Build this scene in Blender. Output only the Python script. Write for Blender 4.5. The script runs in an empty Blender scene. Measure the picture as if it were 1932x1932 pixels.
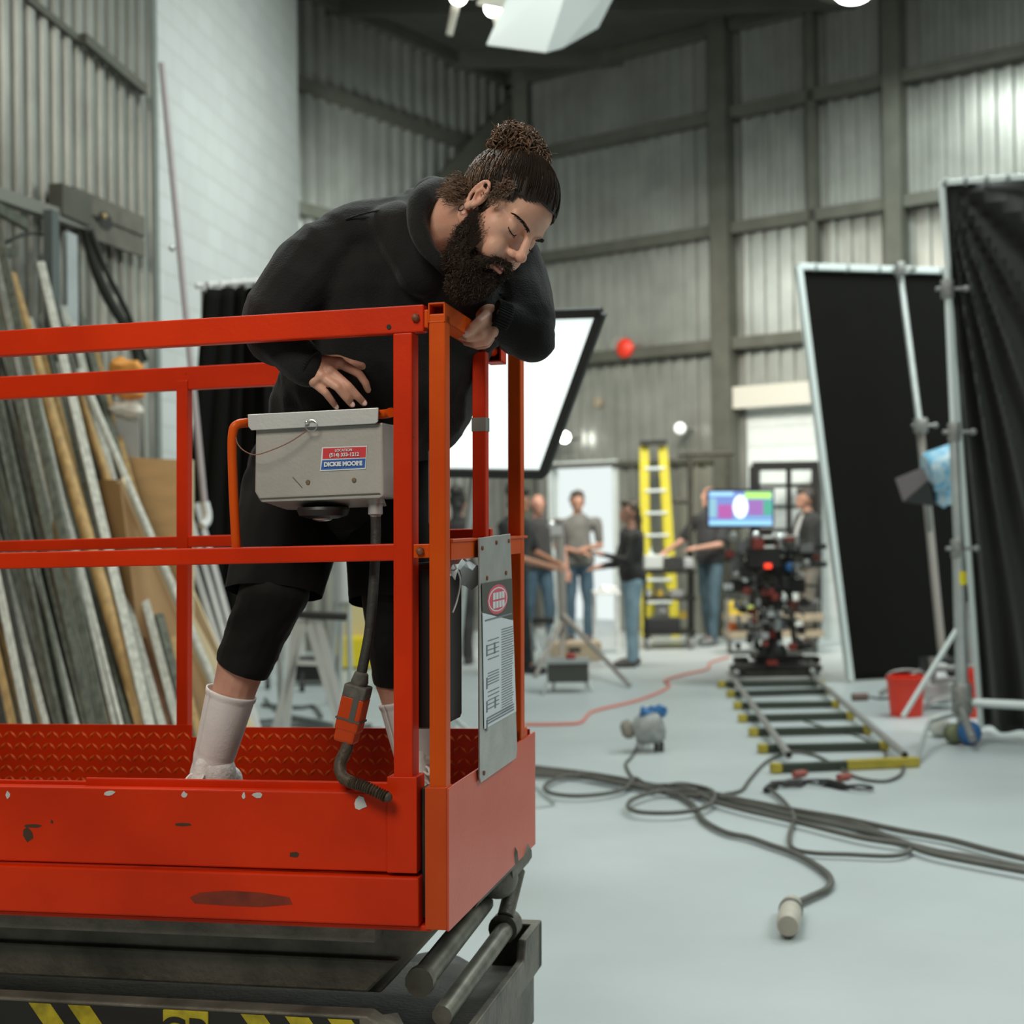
import bpy, bmesh, math, random
import numpy as np
from mathutils import Vector as V, Matrix, Quaternion, noise
random.seed(7); rng = np.random.RandomState(7)
SC = bpy.context.scene; COL = SC.collection; D = bpy.data
# ------------------------------------------------------------------ camera
FPX = 2780.0; PITCH = 0.0083; ROLL = 0.014; EYE = V((0, 0, 1.4))
fw = V((0, math.cos(PITCH), math.sin(PITCH))); _u0 = V((0, -math.sin(PITCH), math.cos(PITCH))); _r0 = V((1, 0, 0))
rt = _r0*math.cos(ROLL) - _u0*math.sin(ROLL); up = _r0*math.sin(ROLL) + _u0*math.cos(ROLL)
cd = D.cameras.new('camera'); cam = D.objects.new('camera', cd); COL.objects.link(cam)
cam.matrix_world = Matrix(((rt.x, up.x, -fw.x, 0), (rt.y, up.y, -fw.y, 0), (rt.z, up.z, -fw.z, 1.4), (0, 0, 0, 1)))
cd.sensor_fit = 'HORIZONTAL'; cd.sensor_width = 24.32; cd.lens = 24.32*FPX/1932.0; cd.clip_end = 200; cd.clip_start = .05
cd.dof.use_dof = True; cd.dof.focus_distance = 3.0; cd.dof.aperture_fstop = 2.3
SC.camera = cam
SC.cycles.max_bounces = 7; SC.cycles.diffuse_bounces = 4; SC.cycles.glossy_bounces = 3; SC.cycles.transmission_bounces = 2; SC.cycles.caustics_reflective = False; SC.cycles.caustics_refractive = False
SC.cycles.sample_clamp_indirect = 5; SC.cycles.use_adaptive_sampling = True; SC.cycles.adaptive_threshold = .02
# ------------------------------------------------------------------ world, light, exposure
SC.view_settings.view_transform = 'Standard'; SC.view_settings.look = 'None'
SC.view_settings.gamma = 1; SC.view_settings.exposure = 0.0; SC.view_settings.use_curve_mapping = False
W = D.worlds.new('sky'); SC.world = W; W.use_nodes = True
W.node_tree.nodes['Background'].inputs[0].default_value = (.86, .95, .93, 1); W.node_tree.nodes['Background'].inputs[1].default_value = 1.0
def area(loc, target, sx, sy, power, col=(1, 1, 1), spread=math.pi):
    l = D.lights.new('area_light', 'AREA'); l.shape = 'RECTANGLE'; l.size = sx; l.size_y = sy; l.energy = power; l.color = col; l.spread = spread
    o = D.objects.new('area_light', l); COL.objects.link(o); o.location = loc
    d = V(target) - V(loc); o.rotation_euler = d.to_track_quat('-Z', 'Y').to_euler(); return o
COOL = (.90, 1.0, .97); WARM = (1.0, .93, .82)
area((.5, 8.5, 7.0), (.5, 8.5, 0), 2.2, 2.2, 200, COOL)
area((.9, 12.2, 5.6), (-2.6, 13.4, 3.4), 1.4, 1.4, 58, COOL, 2.2)  # added light to brighten the block wall, no fixture of its own
area((4.2, 11.0, 6.9), (4.6, 12.0, 0), 2.2, 2.2, 290, COOL)
area((8.5, 8.0, 7.0), (8, 8, 0), 2.5, 2.5, 225, COOL)
area((5.0, 3.5, 7.0), (4, 4, 0), 2.5, 2.5, 225, COOL)
area((-1.45, 15.2, 4.9), (-.7, 18.6, 4.2), .7, .5, 46, COOL, 2.4)  # added grazing light to bring out the rib stripes, no fixture here
area((1.2, 14.0, 4.9), (2.2, 17.8, .6), 2.0, 1.0, 130, WARM, 2.0)  # added to raise the back wall's brightness, no fixture here
area((3.9, 14.6, 6.5), (4.5, 16.3, 2.0), 1.2, .6, 75, COOL, 2.2)
area((7.2, 12.2, 6.9), (7.9, 13.4, 2.5), 1.6, .8, 85, COOL, 2.2)
area((-3.2, 5.0, 5.6), (-2.6, 7.2, 0), 1.6, 1.6, 60, WARM)
area((-1.5, .2, 4.3), (-.6, 3.1, 1.5), 1.8, 1.4, 112, WARM)  # added warm fill above the camera for lift and man, source unseen
area((-.9, 4.9, 4.6), (-.3, 3.2, 1.8), 1.3, 1.3, 60, COOL)
# ------------------------------------------------------------------ pixel <-> place helpers
def P(px, py, d): return EYE + d*(fw + rt*((px-966)/FPX) + up*((966-py)/FPX))
def Fl(px, py, z=0.0):
    r = fw + rt*((px-966)/FPX) + up*((966-py)/FPX); t = (z-1.4)/r.z; return EYE + r*t
# ------------------------------------------------------------------ materials
MT = {}
def mat(name, col, rough=.6, metal=0, noise_amt=0, nscale=8, bump=0, bscale=60, emit=0, col2=None, stretch=None, spec=.5, sheen=0, sss=0, coat=0, alpha=1, ecol=None, ramp=(.35, .65)):
    if name in MT: return MT[name]
    m = D.materials.new(name); m.use_nodes = True; nt = m.node_tree; b = nt.nodes['Principled BSDF']; L = nt.links
    b.inputs['Base Color'].default_value = (*col, 1); b.inputs['Roughness'].default_value = rough; b.inputs['Metallic'].default_value = metal
    b.inputs['Specular IOR Level'].default_value = spec
    if sheen: b.inputs['Sheen Weight'].default_value = sheen
    if coat: b.inputs['Coat Weight'].default_value = coat; b.inputs['Coat Roughness'].default_value = .25
    if sss:
        b.inputs['Subsurface Weight'].default_value = sss; b.inputs['Subsurface Radius'].default_value = (1, .35, .2); b.inputs['Subsurface Scale'].default_value = .012
    if emit:
        b.inputs['Emission Color'].default_value = (*(ecol or col), 1); b.inputs['Emission Strength'].default_value = emit
    if alpha < 1: b.inputs['Alpha'].default_value = alpha
    tc = nt.nodes.new('ShaderNodeTexCoord'); mp = nt.nodes.new('ShaderNodeMapping'); L.new(tc.outputs['Object'], mp.inputs['Vector'])
    if stretch: mp.inputs['Scale'].default_value = stretch
    if noise_amt or col2:
        n = nt.nodes.new('ShaderNodeTexNoise'); n.inputs['Scale'].default_value = nscale; n.inputs['Detail'].default_value = 6; L.new(mp.outputs[0], n.inputs['Vector'])
        r = nt.nodes.new('ShaderNodeValToRGB'); L.new(n.outputs['Fac'], r.inputs[0])
        c2 = col2 or tuple(c*(1-noise_amt) for c in col)
        r.color_ramp.elements[0].position = ramp[0]; r.color_ramp.elements[0].color = (*c2, 1)
        r.color_ramp.elements[1].position = ramp[1]; r.color_ramp.elements[1].color = (*col, 1)
        L.new(r.outputs[0], b.inputs['Base Color'])
    if bump:
        n2 = nt.nodes.new('ShaderNodeTexNoise'); n2.inputs['Scale'].default_value = bscale; n2.inputs['Detail'].default_value = 4; L.new(mp.outputs[0], n2.inputs['Vector'])
        bp = nt.nodes.new('ShaderNodeBump'); bp.inputs['Strength'].default_value = bump; bp.inputs['Distance'].default_value = .01
        L.new(n2.outputs['Fac'], bp.inputs['Height']); L.new(bp.outputs[0], b.inputs['Normal'])
    MT[name] = m; return m
def paint_mat(name, a, b_, chip, thr, rough):
    m = mat(name, a, rough, 0, 0, 3, .05, 90, col2=b_, spec=.22)
    nt = m.node_tree; L = nt.links; b = nt.nodes['Principled BSDF']; src = b.inputs['Base Color'].links[0].from_socket
    tc = nt.nodes.new('ShaderNodeTexCoord'); n = nt.nodes.new('ShaderNodeTexNoise'); n.inputs['Scale'].default_value = 26; n.inputs['Detail'].default_value = 8; n.inputs['Roughness'].default_value = .6
    L.new(tc.outputs['Object'], n.inputs['Vector']); r = nt.nodes.new('ShaderNodeValToRGB'); r.color_ramp.elements[0].position = thr; r.color_ramp.elements[1].position = thr+.015
    L.new(n.outputs['Fac'], r.inputs[0]); mx = nt.nodes.new('ShaderNodeMix'); mx.data_type = 'RGBA'
    L.new(r.outputs[0], mx.inputs[0]); L.new(src, mx.inputs[6]); mx.inputs[7].default_value = (*chip, 1); L.new(mx.outputs[2], b.inputs['Base Color'])
    return m
ORANGE = paint_mat('orange_paint', (.70, .098, .005), (.58, .062, .003), (.13, .035, .02), .745, .38)
ORANGE2 = paint_mat('worn_orange_paint', (.62, .085, .012), (.52, .05, .008), (.08, .03, .02), .71, .42)
RED = paint_mat('red_paint', (.72, .036, .002), (.54, .024, .0015), (.10, .03, .02), .73, .40)
PANEL = paint_mat('veiled_panel_paint', (.68, .12, .06), (.62, .09, .045), (.10, .05, .04), .76, .30)  # pinkish softbox veil and sheen mixed into the panel colour
DSTEEL = mat('dark_steel', (.060, .054, .042), .6, .3, .45, 12, .3, 80)
STEEL2 = mat('dirty_grey_steel', (.20, .185, .15), .55, .35, .5, 9, .3, 60)
ALU = mat('brushed_aluminium', (.56, .55, .52), .42, .6, .15, 14, .1, 120)
ALUBOX = mat('aluminium_box', (.50, .48, .44), .45, .35, .12, 10, .06, 150)
ALULID = mat('aluminium_lid', (.66, .67, .65), .42, .35, .1, 10, .06, 150)
CHROME = mat('chrome', (.75, .77, .77), .28, .85)
GALV = mat('galvanised_tube', (.55, .58, .57), .4, .6, .15, 10)
BLACK = mat('black_plastic', (.012, .011, .010), .45)
RUBBER = mat('black_rubber', (.035, .033, .028), .6, 0, .3, 20, .2, 100)
CLOTHB = mat('black_curtain_cloth', (.007, .0065, .005), .95, spec=.15)
CLOTHG = mat('charcoal_flag_cloth', (.028, .028, .025), .85, spec=.25, sheen=.1)
WHITE = mat('white_paint', (.8, .8, .78), .5, 0, .1)
CHIP = mat('bare_chip', (.62, .62, .60), .6, 0, .2, 30)
YELLOW = mat('yellow_paint', (.50, .40, .05), .5, 0, .3)
LEMON = mat('yellow_fibreglass', (.62, .53, .04), .5)
REDP = mat('red_plastic', (.75, .045, .02), .4)
BLUE = mat('blue_plastic', (.03, .14, .36), .5, 0, .3, 30)
# ------------------------------------------------------------------ mesh builder
class MB:
    def __init__(s): s.v = []; s.f = []; s.m = []; s.mi = 0; s.sm = []
    def add(s, vs, fs, smooth=False):
        o = len(s.v); s.v += [tuple(v) for v in vs]
        for f in fs: s.f.append([i+o for i in f]); s.m.append(s.mi); s.sm.append(smooth)
        return s
    def box8(s, c): return s.add(c, [(0, 3, 2, 1), (4, 5, 6, 7), (0, 1, 5, 4), (1, 2, 6, 5), (2, 3, 7, 6), (3, 0, 4, 7)])
    def box(s, c, size, R=None):
        c = V(c); h = V(size)/2; q = []
        for z in (-1, 1):
            for x, y in ((-1, -1), (1, -1), (1, 1), (-1, 1)):
                p = V((x*h.x, y*h.y, z*h.z)); q.append(c + (R @ p if R else p))
        return s.box8(q)
    def beam(s, a, b, w, h, side=None):
        a = V(a); b = V(b); d = (b-a).normalized(); sd = V(side) if side else d.cross(V((0, 0, 1)))
        if sd.length < 1e-4: sd = V((1, 0, 0))
        sd = (sd - d*sd.dot(d)).normalized(); n = d.cross(sd).normalized()
        q = []
        for p in (a, b):
            for x, y in ((-1, -1), (1, -1), (1, 1), (-1, 1)): q.append(p + sd*(x*w/2) + n*(y*h/2))
        return s.box8(q)
    def ring(s, c, a, b, r, n): return [c + a*(r*math.cos(2*math.pi*i/n)) + b*(r*math.sin(2*math.pi*i/n)) for i in range(n)]
    def path(s, pts, r, seg=8, closed=False, cap=True):
        pts = [V(p) for p in pts]; n = len(pts); rs = r if hasattr(r, '__len__') else [r]*n
        vs = []; t0 = (pts[1]-pts[0]).normalized(); a = t0.orthogonal().normalized()
        for i, p in enumerate(pts):
            if closed: t = (pts[(i+1) % n]-pts[i-1])
            else: t = pts[min(i+1, n-1)]-pts[max(i-1, 0)]
            if t.length < 1e-9: t = t0
            t = t.normalized(); a = a - t*a.dot(t)
            a = a.normalized() if a.length > 1e-6 else t.orthogonal().normalized(); b = t.cross(a)
            vs += s.ring(p, a, b, rs[i], seg)
        fs = []; m = n if closed else n-1
        for i in range(m):
            j = (i+1) % n
            for k in range(seg): fs.append((i*seg+k, i*seg+(k+1) % seg, j*seg+(k+1) % seg, j*seg+k))
        if cap and not closed: fs.append(tuple(range(seg))[::-1]); fs.append(tuple((n-1)*seg+k for k in range(seg)))
        return s.add(vs, fs, True)
    def rod(s, a, b, r, r1=None, seg=12): return s.path([a, b], [r, r if r1 is None else r1], seg)
    def ell(s, c, r, R=None, nu=16, nv=10):
        c = V(c); r = (r, r, r) if not hasattr(r, '__len__') else r; vs = []; fs = []
        for j in range(1, nv):
            th = math.pi*j/nv
            for i in range(nu):
                ph = 2*math.pi*i/nu; p = V((r[0]*math.sin(th)*math.cos(ph), r[1]*math.sin(th)*math.sin(ph), r[2]*math.cos(th))); vs.append(c + (R @ p if R else p))
        t = len(vs); p = V((0, 0, r[2])); vs.append(c + (R @ p if R else p)); vs.append(c - (R @ p if R else p))
        for j in range(nv-2):
            for i in range(nu): fs.append((j*nu+i, (j+1)*nu+i, (j+1)*nu+(i+1) % nu, j*nu+(i+1) % nu))
        for i in range(nu): fs.append((t, i, (i+1) % nu)); fs.append((t+1, (nv-2)*nu+(i+1) % nu, (nv-2)*nu+i))
        return s.add(vs, fs, True)
    def cap(s, a, b, r0, r1=None):
        r1 = r0 if r1 is None else r1; s.ell(a, r0); s.ell(b, r1); return s.rod(a, b, r0, r1, 16)
    def grid(s, fn, nu, nv, smooth=True):
        vs = [fn(i/nu, j/nv) for j in range(nv+1) for i in range(nu+1)]; w = nu+1
        return s.add(vs, [(j*w+i, j*w+i+1, (j+1)*w+i+1, (j+1)*w+i) for j in range(nv) for i in range(nu)], smooth)
    def lathe(s, prof, c, ax=V((0, 0, 1)), seg=20):
        c = V(c); ax = V(ax).normalized(); a = ax.orthogonal().normalized(); b = ax.cross(a); vs = []; n = len(prof)
        for r, h in prof: vs += s.ring(c+ax*h, a, b, max(r, 1e-4), seg)
        fs = [(i*seg+k, i*seg+(k+1) % seg, (i+1)*seg+(k+1) % seg, (i+1)*seg+k) for i in range(n-1) for k in range(seg)]
        fs += [tuple(range(seg))[::-1], tuple((n-1)*seg+k for k in range(seg))]
        return s.add(vs, fs, True)
    def prism(s, poly, off):
        n = len(poly); vs = [V(p) for p in poly] + [V(p)+V(off) for p in poly]
        return s.add(vs, [tuple(range(n))[::-1], tuple(range(n, 2*n))] + [(i, (i+1) % n, n+(i+1) % n, n+i) for i in range(n)])
    def build(s, name, m, parent=None, bevel=0, thick=0):
        rl = root(parent); me = D.meshes.new(name); me.from_pydata([V(v)-rl for v in s.v], [], s.f)
        ms = m if isinstance(m, (list, tuple)) else [m]
        for x in ms: me.materials.append(x)
        me.polygons.foreach_set('material_index', [min(i, len(ms)-1) for i in s.m]); me.polygons.foreach_set('use_smooth', s.sm)
        bm = bmesh.new(); bm.from_mesh(me); bmesh.ops.recalc_face_normals(bm, faces=bm.faces); bm.to_mesh(me); bm.free()
        if any(s.sm): me.set_sharp_from_angle(angle=math.radians(40))
        me.validate(); o = D.objects.new(name, me); COL.objects.link(o)
        if parent: o.parent = parent
        if bevel: b = o.modifiers.new('b', 'BEVEL'); b.width = bevel; b.segments = 2; b.limit_method = 'ANGLE'
        if thick: b = o.modifiers.new('s', 'SOLIDIFY'); b.thickness = thick; b.offset = 0
        return o
def root(p):
    r = V((0, 0, 0))
    while p: r += p.location; p = p.parent
    return r
def tag(o, label, cat, group=None, kind=None):
    o['label'] = label; o['category'] = cat
    if group: o['group'] = group
    if kind: o['kind'] = kind
    return o
def thing(name, label, cat, loc, group=None):
    o = D.objects.new(name, None); COL.objects.link(o); o.location = V(loc); o.empty_display_size = .1; return tag(o, label, cat, group)
def struct(o): o['kind'] = 'structure'; return o
def cr(pts, n=6, closed=False):
    pts = [V(p) for p in pts]; N = len(pts); out = []
    g = (lambda i: pts[i % N]) if closed else (lambda i: pts[max(0, min(N-1, i))])
    for i in range(N if closed else N-1):
        a, b, c, d = g(i-1), g(i), g(i+1), g(i+2)
        for k in range(n):
            t = k/n; out.append(.5*((2*b)+(c-a)*t+(2*a-5*b+4*c-d)*t*t+(3*b-a-3*c+d)*t**3))
    if not closed: out.append(pts[-1])
    return out
def blob(name, mb, m, parent, voxel=.008, it=3, fn=None, keep=None, smooth_head=False):
    """one continuous skin over overlapping shapes"""
    me = D.meshes.new('tmp'); me.from_pydata(mb.v, [], mb.f); o = D.objects.new('tmp', me); COL.objects.link(o)
    r = o.modifiers.new('r', 'REMESH'); r.mode = 'VOXEL'; r.voxel_size = voxel; r.use_smooth_shade = True
    if it: s = o.modifiers.new('s', 'SMOOTH'); s.iterations = it; s.factor = .5
    dg = bpy.context.evaluated_depsgraph_get(); dg.update(); nm = D.meshes.new_from_object(o.evaluated_get(dg)); D.objects.remove(o); D.meshes.remove(me)
    nm.name = name; n = len(nm.vertices); co = np.empty(n*3, np.float32); nm.vertices.foreach_get('co', co); co = co.reshape(-1, 3).astype(float)
    nr = np.empty(n*3, np.float32); nm.vertices.foreach_get('normal', nr); nr = nr.reshape(-1, 3).astype(float)
    if smooth_head:   # relax the face a little more than the hands
        ed = np.empty(len(nm.edges)*2, np.int32); nm.edges.foreach_get('vertices', ed); ed = ed.reshape(-1, 2)
        q = (co-np.array(HC)) @ np.array(HR)/HS; mk = (np.linalg.norm(q, axis=1) < .15) & (np.abs(q[:, 0]) < .069); mk &= ~((q[:, 1] > .098) & (np.abs(q[:, 0]) < .02))
        for _ in range(14):
            sm = np.zeros_like(co); ct = np.zeros(len(co)); np.add.at(sm, ed[:, 0], co[ed[:, 1]]); np.add.at(sm, ed[:, 1], co[ed[:, 0]]); np.add.at(ct, ed[:, 0], 1); np.add.at(ct, ed[:, 1], 1)
            av = sm/np.maximum(ct, 1)[:, None]; co[mk] += .6*(av-co)[mk]
    if fn: co = fn(co, nr)
    if keep:
        nm.vertices.foreach_set('co', co.astype(np.float32).ravel()); bm = bmesh.new(); bm.from_mesh(nm)
        for pc, pn in keep:
            bmesh.ops.bisect_plane(bm, geom=bm.verts[:]+bm.edges[:]+bm.faces[:], plane_co=pc, plane_no=pn, clear_outer=True)
        bmesh.ops.recalc_face_normals(bm, faces=bm.faces); bm.to_mesh(nm); bm.free()
        co = np.empty(len(nm.vertices)*3, np.float32); nm.vertices.foreach_get('co', co); co = co.reshape(-1, 3)
    rl = np.array(root(parent)); nm.vertices.foreach_set('co', (co-rl).astype(np.float32).ravel())
    nm.polygons.foreach_set('use_smooth', [True]*len(nm.polygons)); nm.materials.clear(); nm.materials.append(m); nm.update()
    ob = D.objects.new(name, nm); COL.objects.link(ob)
    if parent: ob.parent = parent
    return ob
def folds(amp, sc, axis=(1, 1, 1), seed=0, amp2=0, sc2=(1, 1, 1)):
    def fn(co, nr):
        out = co.copy()
        for i in range(len(co)):
            p = V((co[i][0]*sc*axis[0]+seed, co[i][1]*sc*axis[1], co[i][2]*sc*axis[2]))
            d = (noise.noise(p) - .35*abs(noise.noise(p*2.1+V((5, 1, 2)))))*amp
            if amp2: d += noise.noise(V((co[i][0]*sc2[0], co[i][1]*sc2[1], co[i][2]*sc2[2]+seed)))*amp2
            out[i] += nr[i]*d
        return out
    return fn
def text(name, body, size, o, x, y, m, parent, align='CENTER', bold=0, ex=.0006):
    cu = D.curves.new(name, 'FONT'); cu.body = body; cu.size = size; cu.align_x = align; cu.align_y = 'CENTER'; cu.extrude = ex; cu.offset = bold
    t = D.objects.new('tmp', cu); COL.objects.link(t); dg = bpy.context.evaluated_depsgraph_get(); dg.update()
    me = D.meshes.new_from_object(t.evaluated_get(dg)); D.objects.remove(t)
    x = V(x).normalized(); y = V(y); y = (y-x*y.dot(x)).normalized(); z = x.cross(y); rl = root(parent)
    me.transform(Matrix(((x.x, y.x, z.x, o[0]-rl.x), (x.y, y.y, z.y, o[1]-rl.y), (x.z, y.z, z.z, o[2]-rl.z), (0, 0, 0, 1))))
    me.name = name; me.materials.clear(); me.materials.append(m); ob = D.objects.new(name, me); COL.objects.link(ob)
    if parent: ob.parent = parent
    return ob
# ================================================================== THE ROOM
floor_m = mat('painted_floor', (.51, .555, .555), .42, 0, .12, 1.3, .05, 30, spec=.4, ramp=(.3, .7))
corr_m = mat('corrugated_steel', (.40, .405, .365), .33, .55, .22, 2.0, 0, 1)
girt_m = mat('girt_steel', (.105, .105, .082), .6, .2, .2, 4)
ceil_m = mat('dark_roof_deck', (.075, .075, .062), .8, 0, .2, 3)
white_m = mat('white_door_panel', (.72, .77, .75), .5, 0, .05)
block_m = mat('painted_block', (.60, .63, .60), .7, 0, .06, 2)
def block_nodes():
    m = block_m; nt = m.node_tree; b = nt.nodes['Principled BSDF']; L = nt.links
    uv = nt.nodes.new('ShaderNodeUVMap'); br = nt.nodes.new('ShaderNodeTexBrick'); br.inputs['Scale'].default_value = 1
    br.inputs['Brick Width'].default_value = .40; br.inputs['Row Height'].default_value = .20; br.inputs['Mortar Size'].default_value = .006; br.inputs['Mortar Smooth'].default_value = .6
    br.inputs['Color1'].default_value = (.56, .575, .555, 1); br.inputs['Color2'].default_value = (.52, .535, .515, 1); br.inputs['Mortar'].default_value = (.44, .45, .42, 1)
    L.new(uv.outputs[0], br.inputs['Vector']); L.new(br.outputs['Color'], b.inputs['Base Color'])
    bp = nt.nodes.new('ShaderNodeBump'); bp.inputs['Strength'].default_value = .5; bp.inputs['Distance'].default_value = .01; bp.invert = True
    L.new(br.outputs['Fac'], bp.inputs['Height']); L.new(bp.outputs[0], b.inputs['Normal'])
block_nodes()
EV = 7.5
A = V((0, 20.2, 0)); B = V((-2.33, 16.6, 0)); C1 = V((-2.19, 15.4, 0)); C2 = V((-2.72, 11.25, 0)); C3 = V((-3.16, 9.05, 0)); C4 = V((-5.75, -4, 0))
R1 = A + V((5.5, -4.4, 0))*2.6; R2 = V((R1.x, -4, 0))
f = MB(); f.add([C4+V((-1, -1, 0)), R2+V((1, -1, 0)), R1+V((1, 0, 0)), A+V((1, 1.5, 0)), A+V((-4, 1.5, 0))], [(0, 1, 2, 3, 4)]); struct(f.build('floor', floor_m))
f = MB(); f.box(((R1.x-5.75)/2, 8.2, EV+.05), (R1.x+7.5, 26, .1))
for i in range(12): f.box(((R1.x-5.75)/2, -3+i*2.0, EV-.1), (R1.x+7, .1, .2))
struct(f.build('ceiling', ceil_m))
def corr(name, p, q, holes=(), pitch=.19, depth=.035, m=corr_m, z1=EV, flip=1):
    """ribbed steel sheet wall from p to q with rectangular openings (s0,s1,z0,z1)"""
    d = (q-p); Ln = d.length; d = d.normalized(); n = V((-d.y, d.x, 0))*flip; mb = MB()
    prof = [0, .32, .42, .82, .92]; hh = [0, 0, 1, 1, 0]; S = []
    k = 0
    while k*pitch < Ln:
        for a_, h in zip(prof, hh):
            s_ = (k+a_)*pitch
            if s_ <= Ln: S.append((s_, h))
        k += 1
    S.append((Ln, 0))
    for i in range(len(S)-1):
        s0, h0 = S[i]; s1, h1 = S[i+1]; mid = (s0+s1)/2; iv = [(0, z1)]
        for (a_, b_, c_, e_) in holes:
            if a_ < mid < b_:
                nv = []
                for (u, w) in iv:
                    if c_ > u: nv.append((u, min(w, c_)))
                    if e_ < w: nv.append((max(u, e_), w))
                iv = nv
        for (u, w) in iv:
            if w-u > .01:
                a0 = p+d*s0+n*(h0*depth); a1 = p+d*s1+n*(h1*depth)
                mb.add([a0+V((0, 0, u)), a1+V((0, 0, u)), a1+V((0, 0, w)), a0+V((0, 0, w))], [(0, 1, 2, 3)])
    return struct(mb.build(name, m))
dr = (R1-A).normalized(); nR = V((dr.y, -dr.x, 0)); nR = nR if nR.y < 0 else -nR
def wallpt(px):   # point on the right back wall under image column px
    r = fw + rt*((px-966)/FPX); r.z = 0; M_ = Matrix(((r.x, -dr.x), (r.y, -dr.y))); t = M_.inverted() @ V((A.x, A.y)); return A + dr*t[1], t[1]
_, sd0 = wallpt(1047); _, sd1 = wallpt(1160); _, sg0 = wallpt(1408); _, sg1 = wallpt(1640)
corr('wall_back', A, R1, [(sd0, sd1, 0, 2.14), (sg0, sg1, 0, 2.76)], flip=-1)
corr('wall_left_back', B+V((-.3, -.5, 0)), A, [], pitch=.24, depth=.085, flip=-1)
corr('wall_left', C4, C2, [], pitch=.16, depth=.05, flip=-1)
def plain(name, p, q, m, z1=EV, th=.12, uv=False):
    d = (q-p).normalized(); n = V((-d.y, d.x, 0))*th; mb = MB(); mb.box8([p, q, q+n, p+n, p+V((0, 0, z1)), q+V((0, 0, z1)), q+n+V((0, 0, z1)), p+n+V((0, 0, z1))]); o = struct(mb.build(name, m))
    if uv:
        u = o.data.uv_layers.new(name='UVMap')
        for l in o.data.loops:
            c = o.data.vertices[l.vertex_index].co; u.data[l.index].uv = ((V(c)-p).dot(d), c.z)
    return o
plain('wall_left_block', C2+V((.02, .05, 0)), C1+(C1-C2).normalized()*.02, block_m, uv=True, th=.3)
plain('wall_left_return', C1+V((0, -.02, 0)), C1+V((-.6, .9, 0)), block_m, th=.2)
plain('wall_right', R2, R1, corr_m); plain('wall_front', C4+V((-.5, 0, 0)), R2+V((.5, 0, 0)), corr_m, th=-.12)
# doorway with daylight and bright bay behind it
def wbox(mb, s0, s1, z0, z1, d0, d1): # box along back wall, d inward
    q = []
    for z in (z0, z1):
        for s_, d_ in ((s0, d0), (s1, d0), (s1, d1), (s0, d1)): q.append(A+dr*s_+nR*d_+V((0, 0, z)))
    return mb.box8(q)
m_ = MB(); wbox(m_, sd0-.08, sd0, 0, 2.22, -.08, .05); wbox(m_, sd1, sd1+.08, 0, 2.22, -.08, .05); wbox(m_, sd0, sd1, 2.14, 2.22, -.08, .05); struct(m_.build('door_1', white_m))
m_ = MB()
for i in range(12): wbox(m_, sg0, sg1, .0+i*.23, .0+i*.23+.222, -.06, -.02)
wbox(m_, sg0, sg1, 0, 2.76, -.07, -.03); struct(m_.build('door_2', white_m))
m_ = MB(); wbox(m_, sg0-.1, sg1+.1, 2.76, 3.02, 0, .2); struct(m_.build('trim_1', mat('cream_header', (.55, .53, .46), .6)))
# girts, columns
tr = [2]
def trim(mb, m=girt_m): o = struct(mb.build('trim_%d' % tr[0], m)); tr[0] += 1; return o
LB = (A-B).normalized(); nLB = V((LB.y, -LB.x, 0))
dl = (C2-C4).normalized(); nl = V((dl.y, -dl.x, 0))
for z in (2.16, 3.55, 4.95, 6.35, 7.42):
    h = .07
    if z > 2.5: m_ = MB(); wbox(m_, 0, 17, z-h, z+h, .03, .2); trim(m_)
    else: m_ = MB(); wbox(m_, 0, sg0-.1, z-.03, z+.03, .03, .1); trim(m_)
for z in (3.55, 4.95, 6.35, 7.42):
    m_ = MB(); m_.beam(B+LB*(-.3)+nLB*.1+V((0, 0, z)), A+nLB*.1+V((0, 0, z)), .15, .14); trim(m_)
for px, w in ((1385, .24), (1555, .10), (1712, .2)):
    p_, s_ = wallpt(px); m_ = MB(); wbox(m_, s_-w/2, s_+w/2, 0 if px<1500 or px>1600 else 3.0, EV, .05, .05+.22 if w > .15 else .2); trim(m_)
m_ = MB(); m_.beam(A+nLB*.22+V((0, -.1, 7.2)), B+LB*.6+nLB*.22+V((0, 0, 4.2)), .05, .24, nLB); trim(m_)
m_ = MB(); m_.beam(A+nLB*.1+V((.1, -.3, 0)), A+nLB*.1+V((.1, -.3, EV)), .2, .2); trim(m_)
# left wall: grey column beside the block wall, channel shelf, dark rods
m_ = MB(); m_.box((C2.x+.0, C2.y-.06, EV/2), (.11, .12, EV)); m_.box((C2.x-.06, C2.y-.2, EV/2), (.13, .05, EV)); trim(m_, mat('grey_column', (.22, .24, .215), .6, 0, .1))
def lw(s, z, off=.0): return C2 - dl*s + nl*off + V((0, 0, z))
def lpt(px, py, off=0):   # point on left wall seen at pixel
    r = fw + rt*((px-966)/FPX) + up*((966-py)/FPX); o = C2+nl*off; t = (o-EYE).dot(nl)/r.dot(nl); return EYE + r*t
m_ = MB(); m_.beam(lpt(50, -5, .06), lpt(150, 76, .06), .03, .05); m_.beam(lpt(157, 72, .1), lpt(272, 170, .1), .05, .07); trim(m_)
m_ = MB(); m_.beam(lpt(-200, 300, .15), lpt(160, 425, .15), .08, .08); trim(m_, mat('grey_rail', (.22, .22, .19), .6))
m_ = MB(); m_.beam(lpt(105, 375, .16), lpt(160, 400, .16), .1, .2); trim(m_)
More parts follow.
